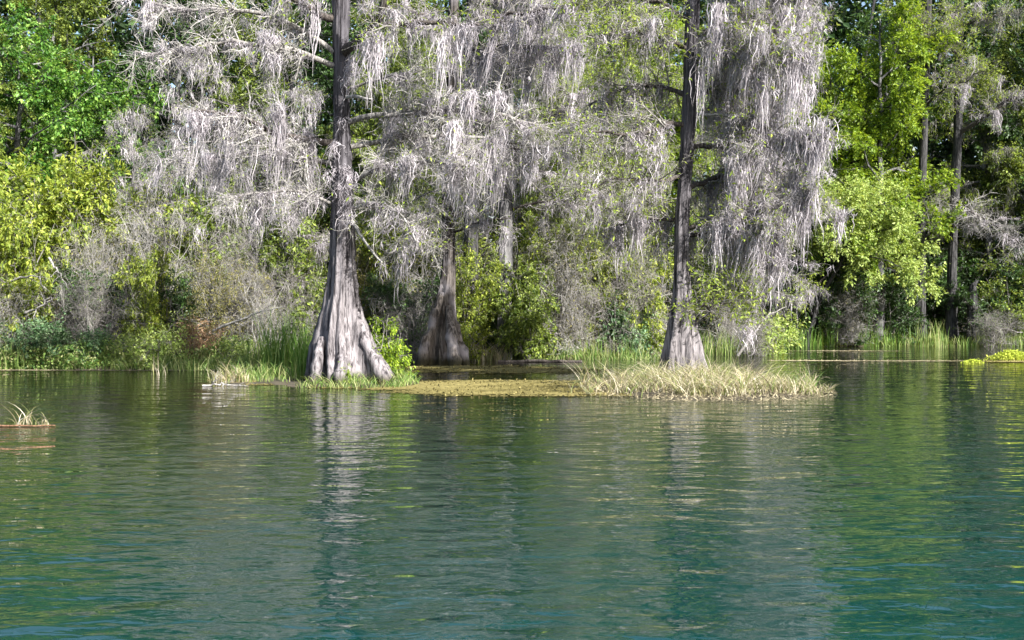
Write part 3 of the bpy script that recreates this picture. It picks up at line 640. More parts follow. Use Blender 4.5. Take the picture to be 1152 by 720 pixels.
K['treemossy2'] = kit_tree(26, 14, 6.5, leaves=36000, size=0.09, need=True, mossn=260, low=0.15, up=15, droop=-.4, n4=3600, nl=34, lean=(.8, 0))
K['treebare'] = kit_tree(27, 12, 6.0, leaves=4000, size=0.085, need=True, mossn=200, low=0.12, up=10, droop=-.4, n4=4200, nl=34, r=.14, mossmat='moss')

first = {}
def place(kind, name, px, d, scale, rz, label, cat, group=None, sy=None, z=None, sz=None, pname=None):
    x = (px - 576) / F * d
    zz = max(float(hgt(x, d)), 0.0) - 0.03 if z is None else z
    root = empty(name, (x, d, zz), label, cat, group)
    root.rotation_euler = (0, 0, rz); root.scale = (scale, scale, sz or scale)
    for pn, me in K[kind]:
        if (kind, pn) not in first:
            o = bpy.data.objects.new(pn, me); first[(kind, pn)] = o
        else: o = first[(kind, pn)].copy()
        C.objects.link(o); o.parent = root
    return root

# blades: reeds and grass tufts
def blades(n, cx, cy_, rx, ry, H, rng, width=0.02, arch=0.5, zfun=None, ell=True, K=6, clump=0):
    if clump:
        c = rng.normal(size=(clump, 2)) * 0.5; i = rng.integers(0, clump, n); q = c[i] + rng.normal(size=(n, 2)) * 0.06
        q = q / np.maximum(1, np.linalg.norm(q, axis=1, keepdims=True) / 1.0)
    else:
        a = rng.random(n) * 2 * math.pi; rr = np.sqrt(rng.random(n)); q = np.stack([np.cos(a) * rr, np.sin(a) * rr], 1)
        if not ell: q = rng.random((n, 2)) * 2 - 1
    x = cx + q[:, 0] * rx; y = cy_ + q[:, 1] * ry
    z = np.zeros(n) - 0.02 if zfun is None else np.maximum(zfun(x, y), -0.02)
    h = H[0] + (H[1] - H[0]) * rng.random(n) ** 1.5
    az_ = rng.random(n) * 2 * math.pi; bend = arch * (0.3 + rng.random(n)) * h
    t = np.linspace(0, 1, K)
    side = np.stack([np.cos(az_), np.sin(az_), 0 * az_], 1)
    Pp = np.stack([x, y, z], 1)[:, None, :] + side[:, None, :] * (bend[:, None] * t[None] ** 2)[:, :, None]
    dropv = np.clip(arch * 0.5 * rng.random(n), 0, 0.7)
    Pp[:, :, 2] += h[:, None] * (t[None] - dropv[:, None] * t[None] ** 3)
    b2 = rng.random(n) * 2 * math.pi; S = np.stack([np.cos(b2), np.sin(b2), 0 * b2], 1)
    wd = width * (0.6 + 0.8 * rng.random(n))[:, None] * np.interp(t, [0, .4, 1], [0.8, 1, 0.1])[None]
    return ribbons(Pp, wd, S, rng.random(n))

# ------------------------------------------------------------------ distant woods (one mass) to close the view
rg = np.random.default_rng(77)
n = 330000
x = rg.uniform(-75, 75, n); y = rg.uniform(64, 84, n); top = 27 + 4 * np.sin(x * 0.21) + 2.5 * np.sin(x * 0.57 + 1)
z = rg.random(n) ** 0.9 * top
cl = np.sin(x * 0.9 + np.sin(z)) + np.sin(z * 1.1 + y) + np.sin(y * 1.3 + x * .4)
keep = cl > -1.1
pos = np.stack([x, y, z], 1)[keep]
lf = leafcards(pos, 0.56, rg, 0.6, varc=np.clip(0.4 + 0.12 * cl[keep], 0, 1))
nt_ = 130; tx = rg.uniform(-70, 70, nt_); ty = rg.uniform(60, 82, nt_)
tp = np.stack([path([(a, b, 0), (a + rg.normal() * .4, b, 10), (a + rg.normal(), b, 20)], 6) for a, b in zip(tx, ty)])
tk = tubes(tp, np.linspace(0.22, 0.06, 6)[None] * np.ones((nt_, 1)), 6, rg)
wo = obj('distant_woods', mesh('distant_woods', lf[0], lf[1], M['leaf_dark'], lf[2]))
tag(wo, 'dark green far woods closing the view behind the riverside trees', 'woods', kind='stuff')
wt = obj('distant_trunks', mesh('distant_trunks', tk[0], tk[1], M['bark_dark'], tk[2]))
wt.parent = wo

# ------------------------------------------------------------------ background trees (one thing each)
TR = 'trees behind the river bank'
T_ = [
 # kind, name, px, depth, scale, rot, label
 ('treefresh', 'broadleaf_tree', 20, 44, 1.0, .3, 'bright fresh-green broadleaf tree filling the top left corner'),
 ('treefresh', 'broadleaf_tree', 105, 48, .95, 2.3, 'fresh-green broadleaf tree just right of the top left corner, partly shaded'),
 ('treemid', 'broadleaf_tree', -60, 42, .9, 1.2, 'mid-green tree cut by the left edge above the bank shrubs'),
 ('treemid', 'broadleaf_tree', 60, 56, 1.2, .5, 'mid-green tree deep behind the fresh-green tree of the top left corner'),
 ('treedark', 'broadleaf_tree', 200, 52, 1.15, 1.9, 'dark green tree in shade behind the left limbs of the huge cypress'),
 ('treemid', 'broadleaf_tree', 285, 50, 1.0, 3.3, 'mid-green leafy tree directly left of and behind the huge cypress trunk'),
 ('treebare', 'mossy_tree', 225, 42, .95, .9, 'nearly leafless grey mossy tree left of the huge cypress, over the olive shrub'),
 ('treebare', 'mossy_tree', 320, 41, .85, 2.7, 'nearly leafless mossy tree close behind the huge cypress on its left'),
 ('treebare', 'mossy_tree', 150, 43, .8, 4.2, 'leafless grey mossy tree between the top left tree and the yellow-green shrubs'),
 ('treemid', 'broadleaf_tree', 440, 52, 1.1, .2, 'mid-green leafy tree seen between the huge cypress and the middle cypress'),
 ('treemossy2', 'mossy_tree', 455, 46, .95, 1.4, 'mossy feathery tree behind the gap between the huge and the middle cypress'),
 ('treemossy', 'mossy_tree', 615, 46, 1.0, 2.2, 'grey moss-laden tree right of the slim straight cypress'),
 ('treemossy2', 'mossy_tree', 665, 44, 1.0, 3.9, 'feathery yellow-green mossy tree midway between slim cypress and grass island cypress'),
 ('treemossy2', 'mossy_tree', 715, 47, 1.05, .8, 'feathery mossy tree just left of and behind the grass island cypress'),
 ('treespring', 'broadleaf_tree', 640, 55, 1.15, 4.6, 'spring-green tree glowing through moss above the dark round bush'),
 ('treespring', 'broadleaf_tree', 745, 54, 1.1, 3.1, 'spring-green tree right behind the trunk of the grass island cypress'),
 ('treemossy', 'mossy_tree', 850, 47, .95, 5.0, 'grey mossy tree behind the moss curtain of the grass island cypress'),
 ('treemid', 'broadleaf_tree', 850, 56, 1.1, 1.5, 'mid-green tree behind the moss curtain and its grey mossy neighbour'),
 ('treespring', 'broadleaf_tree', 990, 52.6, 1.12, 1.1, 'brilliant yellow-green tree right of the moss curtain, above the pale spreading bush'),
 ('treespring', 'broadleaf_tree', 935, 54, 1.02, 4.0, 'spring-green tree between the moss curtain and the brilliant yellow-green tree'),
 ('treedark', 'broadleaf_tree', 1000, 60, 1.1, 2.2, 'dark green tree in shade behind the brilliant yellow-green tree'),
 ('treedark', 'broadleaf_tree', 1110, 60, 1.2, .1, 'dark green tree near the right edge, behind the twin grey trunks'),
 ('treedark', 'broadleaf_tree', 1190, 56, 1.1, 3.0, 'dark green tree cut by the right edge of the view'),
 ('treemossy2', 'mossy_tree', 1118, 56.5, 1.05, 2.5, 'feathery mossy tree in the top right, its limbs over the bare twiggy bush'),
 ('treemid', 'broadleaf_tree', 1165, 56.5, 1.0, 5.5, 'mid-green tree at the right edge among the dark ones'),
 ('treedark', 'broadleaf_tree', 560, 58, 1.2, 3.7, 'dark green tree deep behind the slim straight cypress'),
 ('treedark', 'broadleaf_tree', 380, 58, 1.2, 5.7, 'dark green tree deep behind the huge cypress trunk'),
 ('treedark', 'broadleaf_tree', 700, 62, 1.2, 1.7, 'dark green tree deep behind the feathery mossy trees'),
]
for kd, nm, px, d, s, rz, lb in T_: place(kd, nm, px, d, s, rz, lb, 'tree', TR)

# right-hand grey trunks with their own limbs
def slim_cypress(label, rows, d, seed, limbs, bark='bark_dark', top=9.0):
    t, r = big_cypress('grey_cypress', label, rows, d, seed, ([0, 1, 9], [0.2, 0.1, 0.04]), bark, top, 6)
    for pxs, kw in limbs: limb_auto(t, r, pxs, d, **kw)
slim_cypress('grey cypress with flared foot on the right bank, left one of the two bare trunks',
    [(392, 1027, 1044), (350, 1029, 1041), (280, 1030, 1041), (200, 1033, 1042), (100, 1037, 1045), (0, 1040, 1048)], 53.5, 41,
    [([(1040, 120, 0), (1060, 100, -1), (1090, 90, -2)], dict(r0=.07, n2=20, n3=140, need=500, mossn=8, mossL=(.3, .9))),
     ([(1040, 60, 0), (1060, 45, -1), (1090, 40, -2)], dict(r0=.06, n2=20, n3=140, need=1500, mossn=6)), ([(1042, 20, 0), (1025, 15, -1), (1010, 20, -2)], dict(r0=.06, n2=20, n3=140, need=1500, mossn=6))])
slim_cypress('grey cypress on the right bank forking into a long dark rising limb',
    [(392, 1061, 1078), (350, 1064, 1076), (280, 1067, 1076), (200, 1070, 1080), (150, 1073, 1082), (60, 1075, 1083), (0, 1077, 1084)], 54.0, 42,
    [([(1078, 150, 0), (1100, 138, -.8), (1130, 115, -1.4), (1170, 95, -1.8)], dict(r0=.13, n2=24, n3=200, need=500, mossn=26, mossL=(.3, 1.2), r1=.06)),
     ([(1078, 95, 0), (1085, 85, -1.2), (1110, 80, -2)], dict(r0=.06, n2=26, n3=220, need=1800, mossn=14)), ([(1078, 20, 0), (1075, 15, -1.2), (1060, 30, -2)], dict(r0=.06, n2=26, n3=220, need=1600, mossn=14)),
     ([(1078, 60, 0), (1050, 40, -.8), (1025, 25, -1.2)], dict(r0=.08, n2=22, n3=160, need=900, mossn=20, mossL=(.5, 1.4), mmat='moss_grey')),
     ([(1078, 30, 0), (1110, 20, -.8), (1150, 10, -1.2)], dict(r0=.08, n2=24, n3=180, need=900, mossn=26, mossL=(.5, 1.6), mmat='moss_grey')),
     ([(1075, 225, 0), (1095, 240, -1.8), (1125, 258, -2.6), (1148, 275, -3)], dict(r0=.06, n2=60, n3=520, need=40, mossn=34, mossL=(.3, 1.0), tmat='twig_pale')),
     ([(1073, 240, 0), (1050, 235, -1), (1025, 225, -1.6)], dict(r0=.04, n2=26, n3=240, need=20, mossn=4, mossL=(.3, .6), tmat='twig_pale'))])
slim_cypress('short broken dark grey snag on the right bank, right of the two bare trunks',
    [(390, 1086, 1101), (360, 1088, 1100), (335, 1089, 1099), (322, 1090, 1098)], 53, 43, [], 'bark_dark', .3)

# ------------------------------------------------------------------ shrubs along the bank
SH = 'shrubs of the river bank'
S_ = [
 # left yellow-green wall, back row raised by tall scale
 ('yellow', 'leafy_shrub', 25, 40.5, 1.55, .2, 'tall yellow-green shrub at the left edge below the fresh-green tree', 1.7),
 ('yellow2', 'leafy_shrub', 85, 41.5, 1.55, 1.3, 'tall yellow-green shrub second from the left edge, reaching the hanging moss', 1.75),
 ('yellow', 'leafy_shrub', 150, 41, 1.4, 2.9, 'tall yellow-green shrub below the pale moss beard in the upper left', 1.5),
 ('mid', 'leafy_shrub', 205, 41, 1.3, .7, 'mid-green shaded shrub left of the twiggy limbs of the huge cypress', 1.45),
 ('mid', 'leafy_shrub', -30, 39.5, 1.3, 4.1, 'mid-green shrub cut by the left edge of the view', 1.5),
 ('yellow', 'leafy_shrub', 12, 37.7, 1.05, 4.4, 'yellow-green shrub at the left edge above the bare arching twigs', 1.5),
 ('bare', 'bare_shrub', 66, 39.2, .9, 1.0, 'bare pale twiggy shrub between the two front yellow-green shrubs on the left', 1.15),
 ('yellow', 'leafy_shrub', 165, 38.0, .62, 2.2, 'small bright yellow-green bush over the dark hollow of the left bank', .95),
 ('bare2', 'bare_shrub', 110, 37.6, .9, 3.2, 'bare grey twiggy shrub in the dark hollow of the left bank', 1.0),
 ('bare', 'bare_shrub', 15, 37.2, .75, 5.2, 'bare pale shrub with curved white twigs at the left edge near the water', .75),
 ('olive', 'leafy_shrub', 245, 38.4, .95, 2.0, 'olive brown-green shrub above the brown dead fronds, left of the huge cypress', 1.1),
 ('dark', 'leafy_shrub', 120, 39.6, .9, .4, 'dark green shrub in the shaded hollow of the left bank', .9),
 ('dark', 'leafy_shrub', 190, 39.2, .8, 1.7, 'dark green shrub behind the brown dead fronds', .8),
 ('bare', 'bare_shrub', 290, 38.2, .8, 2.6, 'bare pale twiggy shrub immediately left of the huge cypress buttress', .85),
 ('bare2', 'bare_shrub', 320, 39.5, .9, .1, 'bare grey twiggy shrub behind the green reeds by the huge cypress', 1.1),
 ('mid', 'leafy_shrub', 325, 41.0, 1.1, 4.7, 'mid-green shrub behind the huge cypress buttress on its left', 1.2),
 ('rust', 'dead_fronds', 228, 37.6, .9, .8, 'brown heap of dead fronds above the dark hollow on the left bank', .95),
 # left waterline
 ('bluish', 'bank_bush', 20, 36.9, 1.0, .4, 'bluish green leafy bush at the waterline, at the left edge', None),
 ('bluish', 'bank_bush', 62, 36.8, .95, 1.9, 'bluish green leafy bush at the waterline, second from the left edge', None),
 ('bluish', 'bank_bush', 105, 36.8, .7, 3.0, 'low bluish green bush at the waterline below the dark hollow', None),
 ('herb', 'bank_bush', 185, 36.9, 1.3, .9, 'bright yellow-green low bush at the waterline below the brown dead fronds', None),
 ('herb', 'bank_bush', 140, 36.7, 1.0, 2.2, 'small pale green bush between the low bluish bush and the bright low bush', None),
 ('herb', 'bank_bush', 262, 37.0, .9, 3.2, 'small pale green bush at the waterline left of the green reeds', None),
 # middle
 ('vine', 'leafy_shrub', 435, 31.0, .95, .4, 'bright green drooping bush against the right flank of the huge cypress buttress', 1.0),
 ('vine', 'leafy_shrub', 388, 29.45, .30, 1.4, 'small green tuft of leaves growing on the huge cypress buttress', .34),
 ('dark', 'leafy_shrub', 455, 41.5, .85, 3.0, 'dark green shrub between the bright drooping bush and the middle cypress', .85),
 ('yellow2', 'leafy_shrub', 445, 43.5, 1.2, .8, 'yellow-green shrub behind the bright drooping bush', 1.3),
 ('bare2', 'bare_shrub', 462, 40.2, .8, 1.8, 'bare grey twiggy shrub left of the middle cypress buttress', .95),
 ('yellow2', 'leafy_shrub', 528, 41.0, .75, 3.9, 'yellow-green shrub between the middle cypress and the slim straight cypress', 1.0),
 ('fresh', 'leafy_shrub', 594, 40.8, .85, .2, 'rounded glossy green bush at the foot of the slim straight cypress', 1.0),
 ('yellow', 'leafy_shrub', 620, 43.6, 1.1, 1.2, 'yellow-green shrub behind the rounded glossy green bush', 1.25),
 ('dark', 'leafy_shrub', 560, 42.8, .7, 5.1, 'dark green shrub left of the rounded glossy green bush', .7),
 ('yellow2', 'leafy_shrub', 668, 43.6, 1.0, 2.4, 'yellow-green shrub midway between the glossy bush and the grass island cypress', 1.2),
 ('bare', 'bare_shrub', 655, 42.7, .7, 4.4, 'bare pale twiggy shrub right of the rounded glossy green bush', .8),
 ('yellow', 'leafy_shrub', 712, 44.0, .95, 5.3, 'yellow-green shrub just left of and behind the grass island cypress', 1.15),
 ('bluish', 'bank_bush', 705, 42.9, 1.1, .6, 'bluish green bush at the far waterline left of the grass island cypress', 1.4),
 ('yellow2', 'leafy_shrub', 480, 44.5, 1.2, 2.4, 'yellow-green shrub seen left of the middle cypress trunk, farther back', 1.25),
 ('yellow', 'leafy_shrub', 580, 46.0, 1.3, 2.1, 'yellow-green shrub behind the slim straight cypress', 1.4),
 ('olive', 'leafy_shrub', 390, 43.0, 1.1, 3.3, 'olive shrub hidden behind the huge cypress trunk', 1.3),
 # centre, grey twiggy tangle
 ('bare', 'bare_shrub', 478, 42.6, 1.05, 0.7, 'tall bare grey shrub seen left of the middle cypress, hung with moss wisps', 1.35),
 ('bare2', 'bare_shrub', 548, 43.2, 1.00, 2.9, 'tall bare grey shrub between the middle cypress and the slim straight cypress', 1.50),
 ('bare', 'bare_shrub', 632, 42.4, 0.95, 5.5, 'tall pale bare shrub directly right of the rounded glossy green bush', 1.30),
 ('bare2', 'bare_shrub', 690, 42.9, 1.00, 1.5, 'tall grey bare shrub in the gap left of the grass island cypress', 1.45),
 ('bare', 'bare_shrub', 728, 43.4, 0.90, 3.7, 'pale bare shrub touching the left side of the grass island cypress trunk', 1.25),
 ('bare', 'bare_shrub', 185, 39.0, 0.90, 3.9, 'tall bare grey shrub in the left bank between yellow-green and olive shrubs', 1.50),
 ('bare2', 'bare_shrub', 270, 39.6, 1.00, 1.1, 'tall bare grey shrub rising behind the olive shrub', 1.60),
 ('bare', 'bare_shrub', 110, 39.4, 0.60, 0.3, 'pale bare shrub threaded through the second yellow-green shrub', 1.20),
 # right
 ('bare', 'bare_shrub', 815, 46.0, .85, 1.2, 'bare pale shrub in the gap under the moss curtain', .9),
 ('dark', 'leafy_shrub', 800, 49.0, 1.0, 2.3, 'dark green shrub in the gap under the moss curtain, farther back', 1.1),
 ('herb', 'leafy_shrub', 870, 45.5, 1.6, 1.0, 'bright green low bush just right of the moss curtain foot', 1.7),
 ('bare2', 'bare_shrub', 845, 44.0, .6, 5.7, 'bare grey twigs leaning over the water right of the grass island cypress', .6),
 ('palecrown', 'spreading_bush', 905, 51.6, 1.0, 0, 'large pale green spreading bush crown leaning over the right bank', 1.0),
 ('dark', 'leafy_shrub', 935, 52.6, 1.1, 1.6, 'dark green shrub under the left side of the pale spreading bush', 1.0),
 ('dark', 'leafy_shrub', 1000, 53.2, 1.1, 3.4, 'dark green shrub under the right side of the pale spreading bush', 1.0),
 ('dark', 'leafy_shrub', 890, 53.0, 1.3, 5.0, 'dark green shrub between the moss curtain and the pale spreading bush', 1.4),
 ('mid', 'leafy_shrub', 1135, 53.5, 1.0, .9, 'mid-green shrub on the far bank near the right edge', .9),
 ('dark', 'leafy_shrub', 1100, 53.8, 1.0, 2.6, 'dark green shrub between the grey trunks and the right edge shrub', .8),
 ('bare2', 'bare_shrub', 1120, 52.0, .8, 2.9, 'bare grey twiggy shrub low on the far bank, near the right edge', .6),
 ('bare', 'bare_shrub', 960, 52.0, .8, 4.9, 'bare twiggy shrub low under the pale spreading bush', .75),
 ('dark', 'leafy_shrub', 1050, 57.0, 1.3, .4, 'dark green shrub behind the two bare grey trunks', 1.3),
 ('dark', 'leafy_shrub', 1170, 55.0, 1.3, 4.4, 'dark green shrub cut by the right edge of the view', 1.3),
]
for kd, nm, px, d, s, rz, lb, sz in S_: place(kd, nm, px, d, s, rz, lb, 'shrub', SH, sz=sz)

# ------------------------------------------------------------------ reeds (one clump = one thing)
def reed(px, d, rx, ry, H, n, seed, label, mat='grass_green', arch=0.25, width=0.022, group='reed clumps at the waterline', cat='reeds', name='reed_clump', off=0):
    rng = np.random.default_rng(seed); x = (px - 576) / F * d
    o_ = np.array([x, d, 0]); b = blades(n, x, d, rx, ry, H, rng, width, arch, hgt)
    o = obj(name, mesh(name, b[0] - o_, b[1], M[mat], b[2])); o.location = (x, d, 0)
    return tag(o, label, cat, group)
reed(322, 33.5, .75, .5, (1.0, 2.3), 420, 1, 'tall dark green reeds standing left of the huge cypress buttress')
reed(345, 31.4, .45, .5, (.6, 1.6), 200, 2, 'green reeds touching the left flank of the huge cypress buttress')
reed(296, 34.8, .6, .5, (.6, 1.6), 260, 3, 'shorter mixed green reeds left of the tall dark reeds', 'grass_mixed')
reed(905, 51.4, 1.6, .5, (.4, 1.6), 260, 4, 'green reeds on the far bank below the pale spreading bush, left part')
reed(985, 52.2, 1.8, .5, (.4, 1.6), 280, 5, 'green reeds on the far bank below the pale spreading bush, right part')
reed(1047, 50.6, .8, .4, (.5, 1.5), 160, 6, 'thin reeds in front of the two bare grey trunks', 'grass_mixed')
reed(1130, 52.5, 1.6, .5, (.4, 1.2), 300, 7, 'low reeds on the far bank at the right edge', 'grass_mixed')
reed(640, 41.6, 1.6, .5, (.3, 1.3), 230, 8, 'pale reeds on the far waterline right of the rounded glossy bush', 'grass_mixed')
reed(695, 41.9, 1.2, .5, (.3, 1.1), 180, 9, 'pale reeds on the far waterline left of the grass island cypress', 'grass_mixed')
reed(545, 40.8, 1.1, .4, (.4, 1.2), 260, 10, 'arching pale reeds between the middle cypress and the glossy bush', 'grass_tan', .8)
reed(800, 44.5, 2.0, .8, (.5, 1.3), 420, 11, 'mixed reeds behind the grass island under the moss curtain', 'grass_mixed')
reed(10, 36.0, .6, .4, (.5, 1.2), 90, 12, 'mixed reeds at the waterline at the left edge', 'grass_mixed')
reed(258, 30.9, .55, .35, (.25, .75), 220, 13, 'pale dead grass tuft in the shallow water left of the reeds', 'grass_tan', .9)
reed(180, 33.5, .3, .15, (.3, .8), 24, 14, 'few thin pale stems rising from open water on the left', 'grass_tan', .5)
reed(28, 20.9, .25, .12, (.2, .55), 22, 15, 'small tuft of arching blades on a floating stick at the left edge', 'grass_tan', 1.1, .016)
reed(50, 20.8, .10, .08, (.12, .35), 14, 16, 'tiny pale tuft beside the arching blades on the floating stick', 'grass_tan', 1.2, .025)
reed(665, 29.0, .35, .4, (.5, 1.1), 46, 17, 'tall pale arching dead blades at the left tip of the grass island', 'grass_tan', .8, .03)
reed(905, 27.9, .35, .2, (.2, .7), 60, 18, 'small green tuft on the right tip of the grass island', 'grass_mixed', .6)

# grass masses
def grass(name, label, specs, mat, seed):
    rng = np.random.default_rng(seed)
    parts = [blades(q[0], (q[1] - 576) / F * q[2], q[2], q[3], q[4], q[5], rng, q[7], q[6], hgt, clump=(q[8] if len(q) > 8 else 0)) for q in specs]
    b = join(parts); o = obj(name, mesh(name, b[0], b[1], M[mat], b[2])); tag(o, label, 'grass', kind='stuff')
grass('island_grass', 'tan and green arching grass covering the little island', [
    (2600, 800, 28.4, 2.5, 2.2, (.1, .5), 1.1, .018), (2600, 800, 28.4, 2.6, 2.2, (.15, .8), 1.2, .018, 60), (900, 780, 28.2, 2.0, 1.8, (.3, .95), 1.6, .018, 22),
    (600, 705, 27.6, 1.3, 1.1, (.1, .5), 1.2, .018, 14), (900, 865, 27.6, 1.5, 1.1, (.1, .45), 1.0, .018, 20), (70, 760, 27.2, 2.6, 1.3, (.6, 1.15), 1.9, .024)], 'grass_tan', 51)
grass('shore_grass', 'pale grass round the foot of the huge cypress', [
    (700, 395, 29.2, 1.5, .5, (.08, .45), 1.0, .016), (700, 320, 31.6, 1.7, 1.2, (.15, .7), .7, .02), (300, 450, 30, .5, .8, (.1, .5), .8, .02)], 'grass_mixed', 52)
grass('bank_grass', 'green and tan low growth along the left waterline', [
    (2600, 130, 36.4, 6.4, .7, (.1, .7), .9, .02, 60), (600, 40, 36.7, 3.0, .7, (.2, .7), .8, .022, 20), (900, 250, 36.0, 2.2, 1.2, (.15, .7), .7, .022)], 'grass_mixed', 53)
grass('bank_grass', 'tan and green low growth along the far waterline', [
    (1500, 600, 41.6, 6.0, .6, (.1, .55), .7, .024), (1900, 980, 52.4, 12, .8, (.15, .7), .6, .028)], 'grass_mixed', 54)

# leafy ground litter / low herbs on the banks
rg = np.random.default_rng(88)
n = 60000; x = rg.uniform(-20, 28, n); s_ = rg.random(n) ** 1.6 * 9; y = shore(x) + s_ - 0.2
zz = hgt(x, y); k_ = zz > 0
p = np.stack([x, y, zz + rg.random(n) * 0.25 * np.abs(np.sin(x * 2.1 + y))], 1)[k_]
lf = leafcards(p, 0.10, rg, 0.6)
tag(obj('ground_cover', mesh('ground_cover', lf[0], lf[1], M['leaf_mid'], lf[2])), 'low leafy ground cover on the soil of the bank', 'ground cover', kind='stuff')

n = 26000; cxs = rg.uniform(-19, -8.6, 90); ci = rg.integers(0, 90, n)
x = cxs[ci] + rg.normal(size=n) * 0.28; y = shore(x) + (ci * 0.37 % 1.1) - 0.1 + rg.normal(size=n) * 0.18
z = np.maximum(hgt(x, y), 0) + (0.25 + 0.6 * (ci * 0.618 % 1.0)) * rg.random(n) ** 0.8
lf = leafcards(np.stack([x, y, z], 1), 0.10, rg, 0.55, varc=0.2 + 0.6 * (ci * 0.77 % 1.0))
tag(obj('bank_herbs', mesh('bank_herbs', lf[0], lf[1], M['grass_mixed'], lf[2])), 'low leafy herbs crowding the left waterline', 'ground cover', kind='stuff')

n = 9000; a_ = rg.random(n) * 6.283; q_ = np.sqrt(rg.random(n)) * 1.12
x = 5.0 + 2.85 * q_ * np.cos(a_); y = 28.3 + 2.75 * q_ * np.sin(a_); z = np.maximum(hgt(x, y), 0) + 0.012
lf = leafcards(np.stack([x, y, z], 1), 0.12, rg, 0.14, droop=-0.02, dirs=rdir(n, rg) * np.array([1, 1, .15])); lf[0][:, 2] = np.maximum(lf[0][:, 2], 0.004)
tag(obj('dead_grass_litter', mesh('dead_grass_litter', lf[0], lf[1], M['foam'], lf[2])), 'matted dead grass and mud litter at the foot of the island grass', 'litter', kind='stuff')

# ------------------------------------------------------------------ floating algae mats
def mat_sheet(name, label, cx, cy_, rx, ry, seed, m, thr=0.0, step=0.06, h=0.012, cat='algae'):
    rng = np.random.default_rng(seed)
    xs = np.arange(-rx, rx, step); ys = np.arange(-ry, ry, step); X, Y = np.meshgrid(xs, ys)
    f = np.zeros_like(X)
    for k in range(9):
        a = rng.random() * 6.28; w_ = 0.9 * 1.55 ** k * 0.5
        f += np.sin(X * math.cos(a) * w_ * 0.8 + Y * math.sin(a) * w_ * 1.8 + rng.random() * 6.28) / (1.25 ** k)
    q = 1 - (X / rx) ** 2 - (Y / ry) ** 2
    F_ = q * 2.0 + f * 0.75 + thr
    Z = h * (0.6 + 0.5 * rng.random(X.shape)) + 0.006 * f
    Z = np.clip(Z, 0.005, 0.05)
    idx = np.arange(X.size).reshape(X.shape)
    Qd = np.stack([idx[:-1, :-1], idx[:-1, 1:], idx[1:, 1:], idx[1:, :-1]], -1)
    keep = F_[:-1, :-1] > 0.8 + 1.3 * rng.random(F_[:-1, :-1].shape) ** 2
    Qd = Qd[keep]
    V = np.stack([X, Y, Z], -1).reshape(-1, 3)
    us, inv = np.unique(Qd, return_inverse=True)
    var = np.clip(0.5 + 0.18 * f.ravel() + 0.2 * rng.normal(size=f.size), 0, 1)
    V2, Q2, v2 = V[us], inv.reshape(-1, 4), var[us]
    # bits of weed standing on the mat
    nb = len(Qd) // 3; ii = rng.integers(0, len(V2), nb)
    lf = leafcards(V2[ii], 0.05, rng, 0.7, droop=-0.05); lf[0][:, 2] = np.maximum(lf[0][:, 2], 0.012)
    A = join([(V2, Q2, v2), lf])
    o = obj(name, mesh(name, A[0], A[1], M[m], A[2])); o.location = (cx, cy_, 0)
    return tag(o, label, cat, kind='stuff')
mat_sheet('algae_mat', 'yellow floating algae right of the huge cypress foot', P(540, 0, 29)[0], 29.0, 4.6, 2.5, 3, 'algae', 0.5)
mat_sheet('algae_mat', 'yellow floating algae strip before the middle cypress', P(560, 0, 36)[0], 35.6, 5.0, 2.2, 4, 'algae', 0.25)
mat_sheet('algae_mat', 'brown floating weed around the grass island', P(868, 0, 28)[0], 28.2, 1.9, .75, 5, 'foam', 0.3)
mat_sheet('algae_mat', 'floating weed left of the huge cypress foot', P(320, 0, 30.5)[0], 31, 2.8, 1.4, 6, 'algae', -.2)
mat_sheet('algae_strip', 'long pale floating weed line across the right cove', P(1010, 0, 40)[0], 40.5, 4.6, .28, 7, 'foam', 0.9)
mat_sheet('algae_strip', 'short pale floating weed line under the far reeds', P(970, 0, 47)[0], 47.5, 3.2, .25, 8, 'foam', 0.8)
mat_sheet('algae_strip', 'weed line on the left waterline', P(130, 0, 35.5)[0], 35.6, 6.5, .22, 9, 'foam', 0.8)
mat_sheet('algae_mat', 'greenish weed at the right edge before the far bank', P(1180, 0, 40)[0], 40.3, 2.5, .7, 10, 'algae', 0.4)

# bright yellow-green floating plant at the right edge
rg = np.random.default_rng(5)
def weed_clump(px, d, rx, ry, H, n, label):
    x = (px - 576) / F * d
    q = rg.normal(size=(n, 2)) * 0.45; h = H * np.exp(-(q ** 2).sum(1)) * rg.random(n)
    p = np.stack([q[:, 0] * rx, q[:, 1] * ry, h + .01], 1)
    lf = leafcards(p, 0.08, rg, 0.5)
    o = obj('floating_weed', mesh('floating_weed', lf[0], lf[1], M['algae_green'], lf[2])); o.location = (x, d, 0)
    tag(o, label, 'water plant', 'floating weed clumps in the right cove')
weed_clump(1138, 41.0, .8, .5, .38, 2600, 'bright yellow-green floating weed clump cut by the right edge')
weed_clump(1095, 39.6, .35, .25, .08, 500, 'small flat yellow-green weed patch left of the larger bright clump')

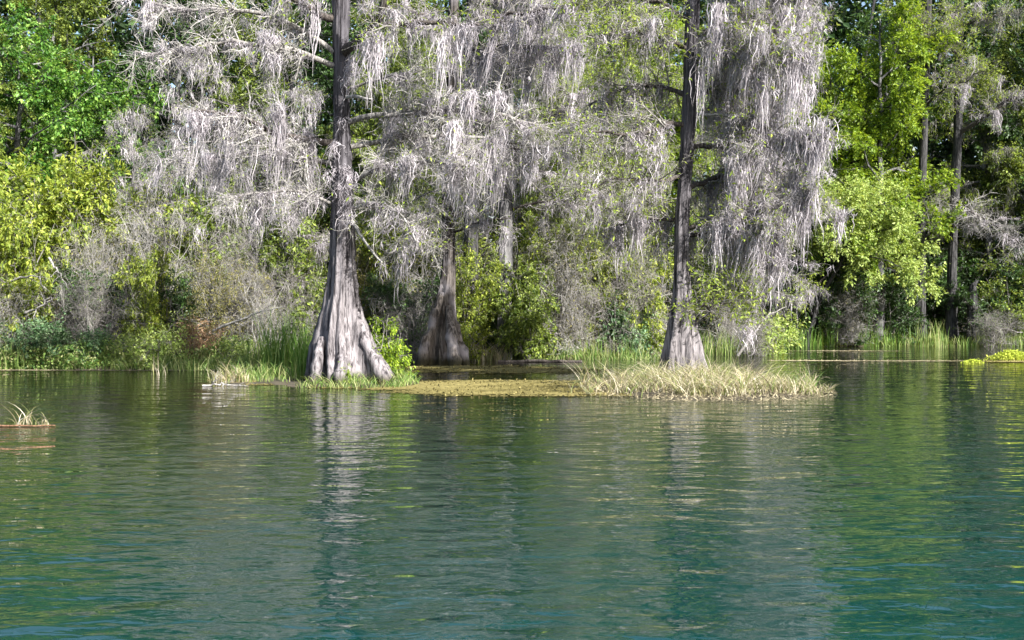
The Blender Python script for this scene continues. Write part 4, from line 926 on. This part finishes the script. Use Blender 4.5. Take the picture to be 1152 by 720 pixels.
# ------------------------------------------------------------------ dead wood
def dead_branch(pts, r, seed, label, n2=8, n3=24, mat='twig_pale', name='fallen_branch', L2=(.4, 1.1), r1=None):
    rng = np.random.default_rng(seed); pw = [P(a, b, c) for a, b, c in pts]
    o_ = np.array([pw[0][0], pw[0][1], 0]); pp = path(pw, 12, rng, 0.03)[None]; pp[..., 2] = np.maximum(pp[..., 2], 0.02); R = np.linspace(r, r1 or r * .3, 12)[None]
    parts = [tubes(pp, R, 7, rng)]
    if n2:
        p2, R2 = grow(pp, R, n2, L2, rng, (30, 70), -.1, .5, 6, .2, 1, .5, .03, .006); parts.append(tubes(p2, R2, 4, rng))
        if n3:
            p3, R3 = grow(p2, R2, n3, (.15, .5), rng, (30, 70), -.1, .5, 4, .1, 1, .5, .01, .004); parts.append(tubes(p3, R3, 3, rng))
    t = join(parts); o = obj(name, mesh(name, t[0] - o_, t[1], M[mat], t[2], smooth=True)); o.location = tuple(o_)
    tag(o, label, 'branch', 'dead branches at the bank')
dead_branch([(240, 372, 37.3), (265, 362, 36.8), (290, 352, 36.5), (318, 345, 36.4)], .05, 1, 'pale fallen branch fanning out left of the green reeds', 10, 40)
dead_branch([(0, 325, 37), (20, 312, 36.6), (45, 310, 36.4), (52, 325, 36.3)], .05, 2, 'pale curved branch at the left edge above the bluish bush', 6, 20)
dead_branch([(28, 352, 36.8), (45, 345, 36.5), (56, 335, 36.4)], .05, 3, 'short white curved branch over the second bluish bush', 4, 8)
dead_branch([(55, 290, 37.2), (68, 310, 37), (78, 325, 36.9)], .04, 4, 'thin pale straight branch slanting down in the left bank shrubs', 3, 6)
dead_branch([(228, 437, 29.5), (250, 430, 29.6), (276, 436, 29.6)], .03, 5, 'white dead stick tangle in the shallows left of the reeds', 12, 40, L2=(.2, .5))
dead_branch([(-30, 481, 20.6), (20, 482.5, 20.5), (62, 481, 20.6)], .022, 6, 'reddish brown stick floating at the left edge', 0, 0, 'wood_brown', 'floating_stick', r1=.012)
dead_branch([(560, 408, 39.8), (620, 405, 39.9), (655, 409, 39.9)], .06, 7, 'dark log lying in the shallows right of the middle cypress', 0, 0, 'limb_dark', 'fallen_log', r1=.05)
dead_branch([(1150, 374, 52), (1120, 368, 52), (1090, 362, 52.3)], .03, 8, 'grey fallen branch on the far bank by the right edge', 12, 50, 'twig_grey')
dead_branch([(830, 400, 33), (845, 380, 33), (862, 355, 33.2), (885, 345, 33.4)], .05, 10, 'grey leaning branch rising right of the grass island cypress', 8, 30, 'twig_grey')
dead_branch([(630, 345, 42.5), (640, 300, 42.6), (655, 262, 42.6), (690, 225, 42.8)], .07, 11, 'grey leaning limb above the pale bare shrub, right of the glossy bush', 10, 60, 'twig_grey')
dead_branch([(895, 340, 50.4), (915, 325, 50.4), (940, 300, 50.6)], .07, 12, 'dark slanting limb under the pale spreading bush', 4, 16, 'limb_dark')
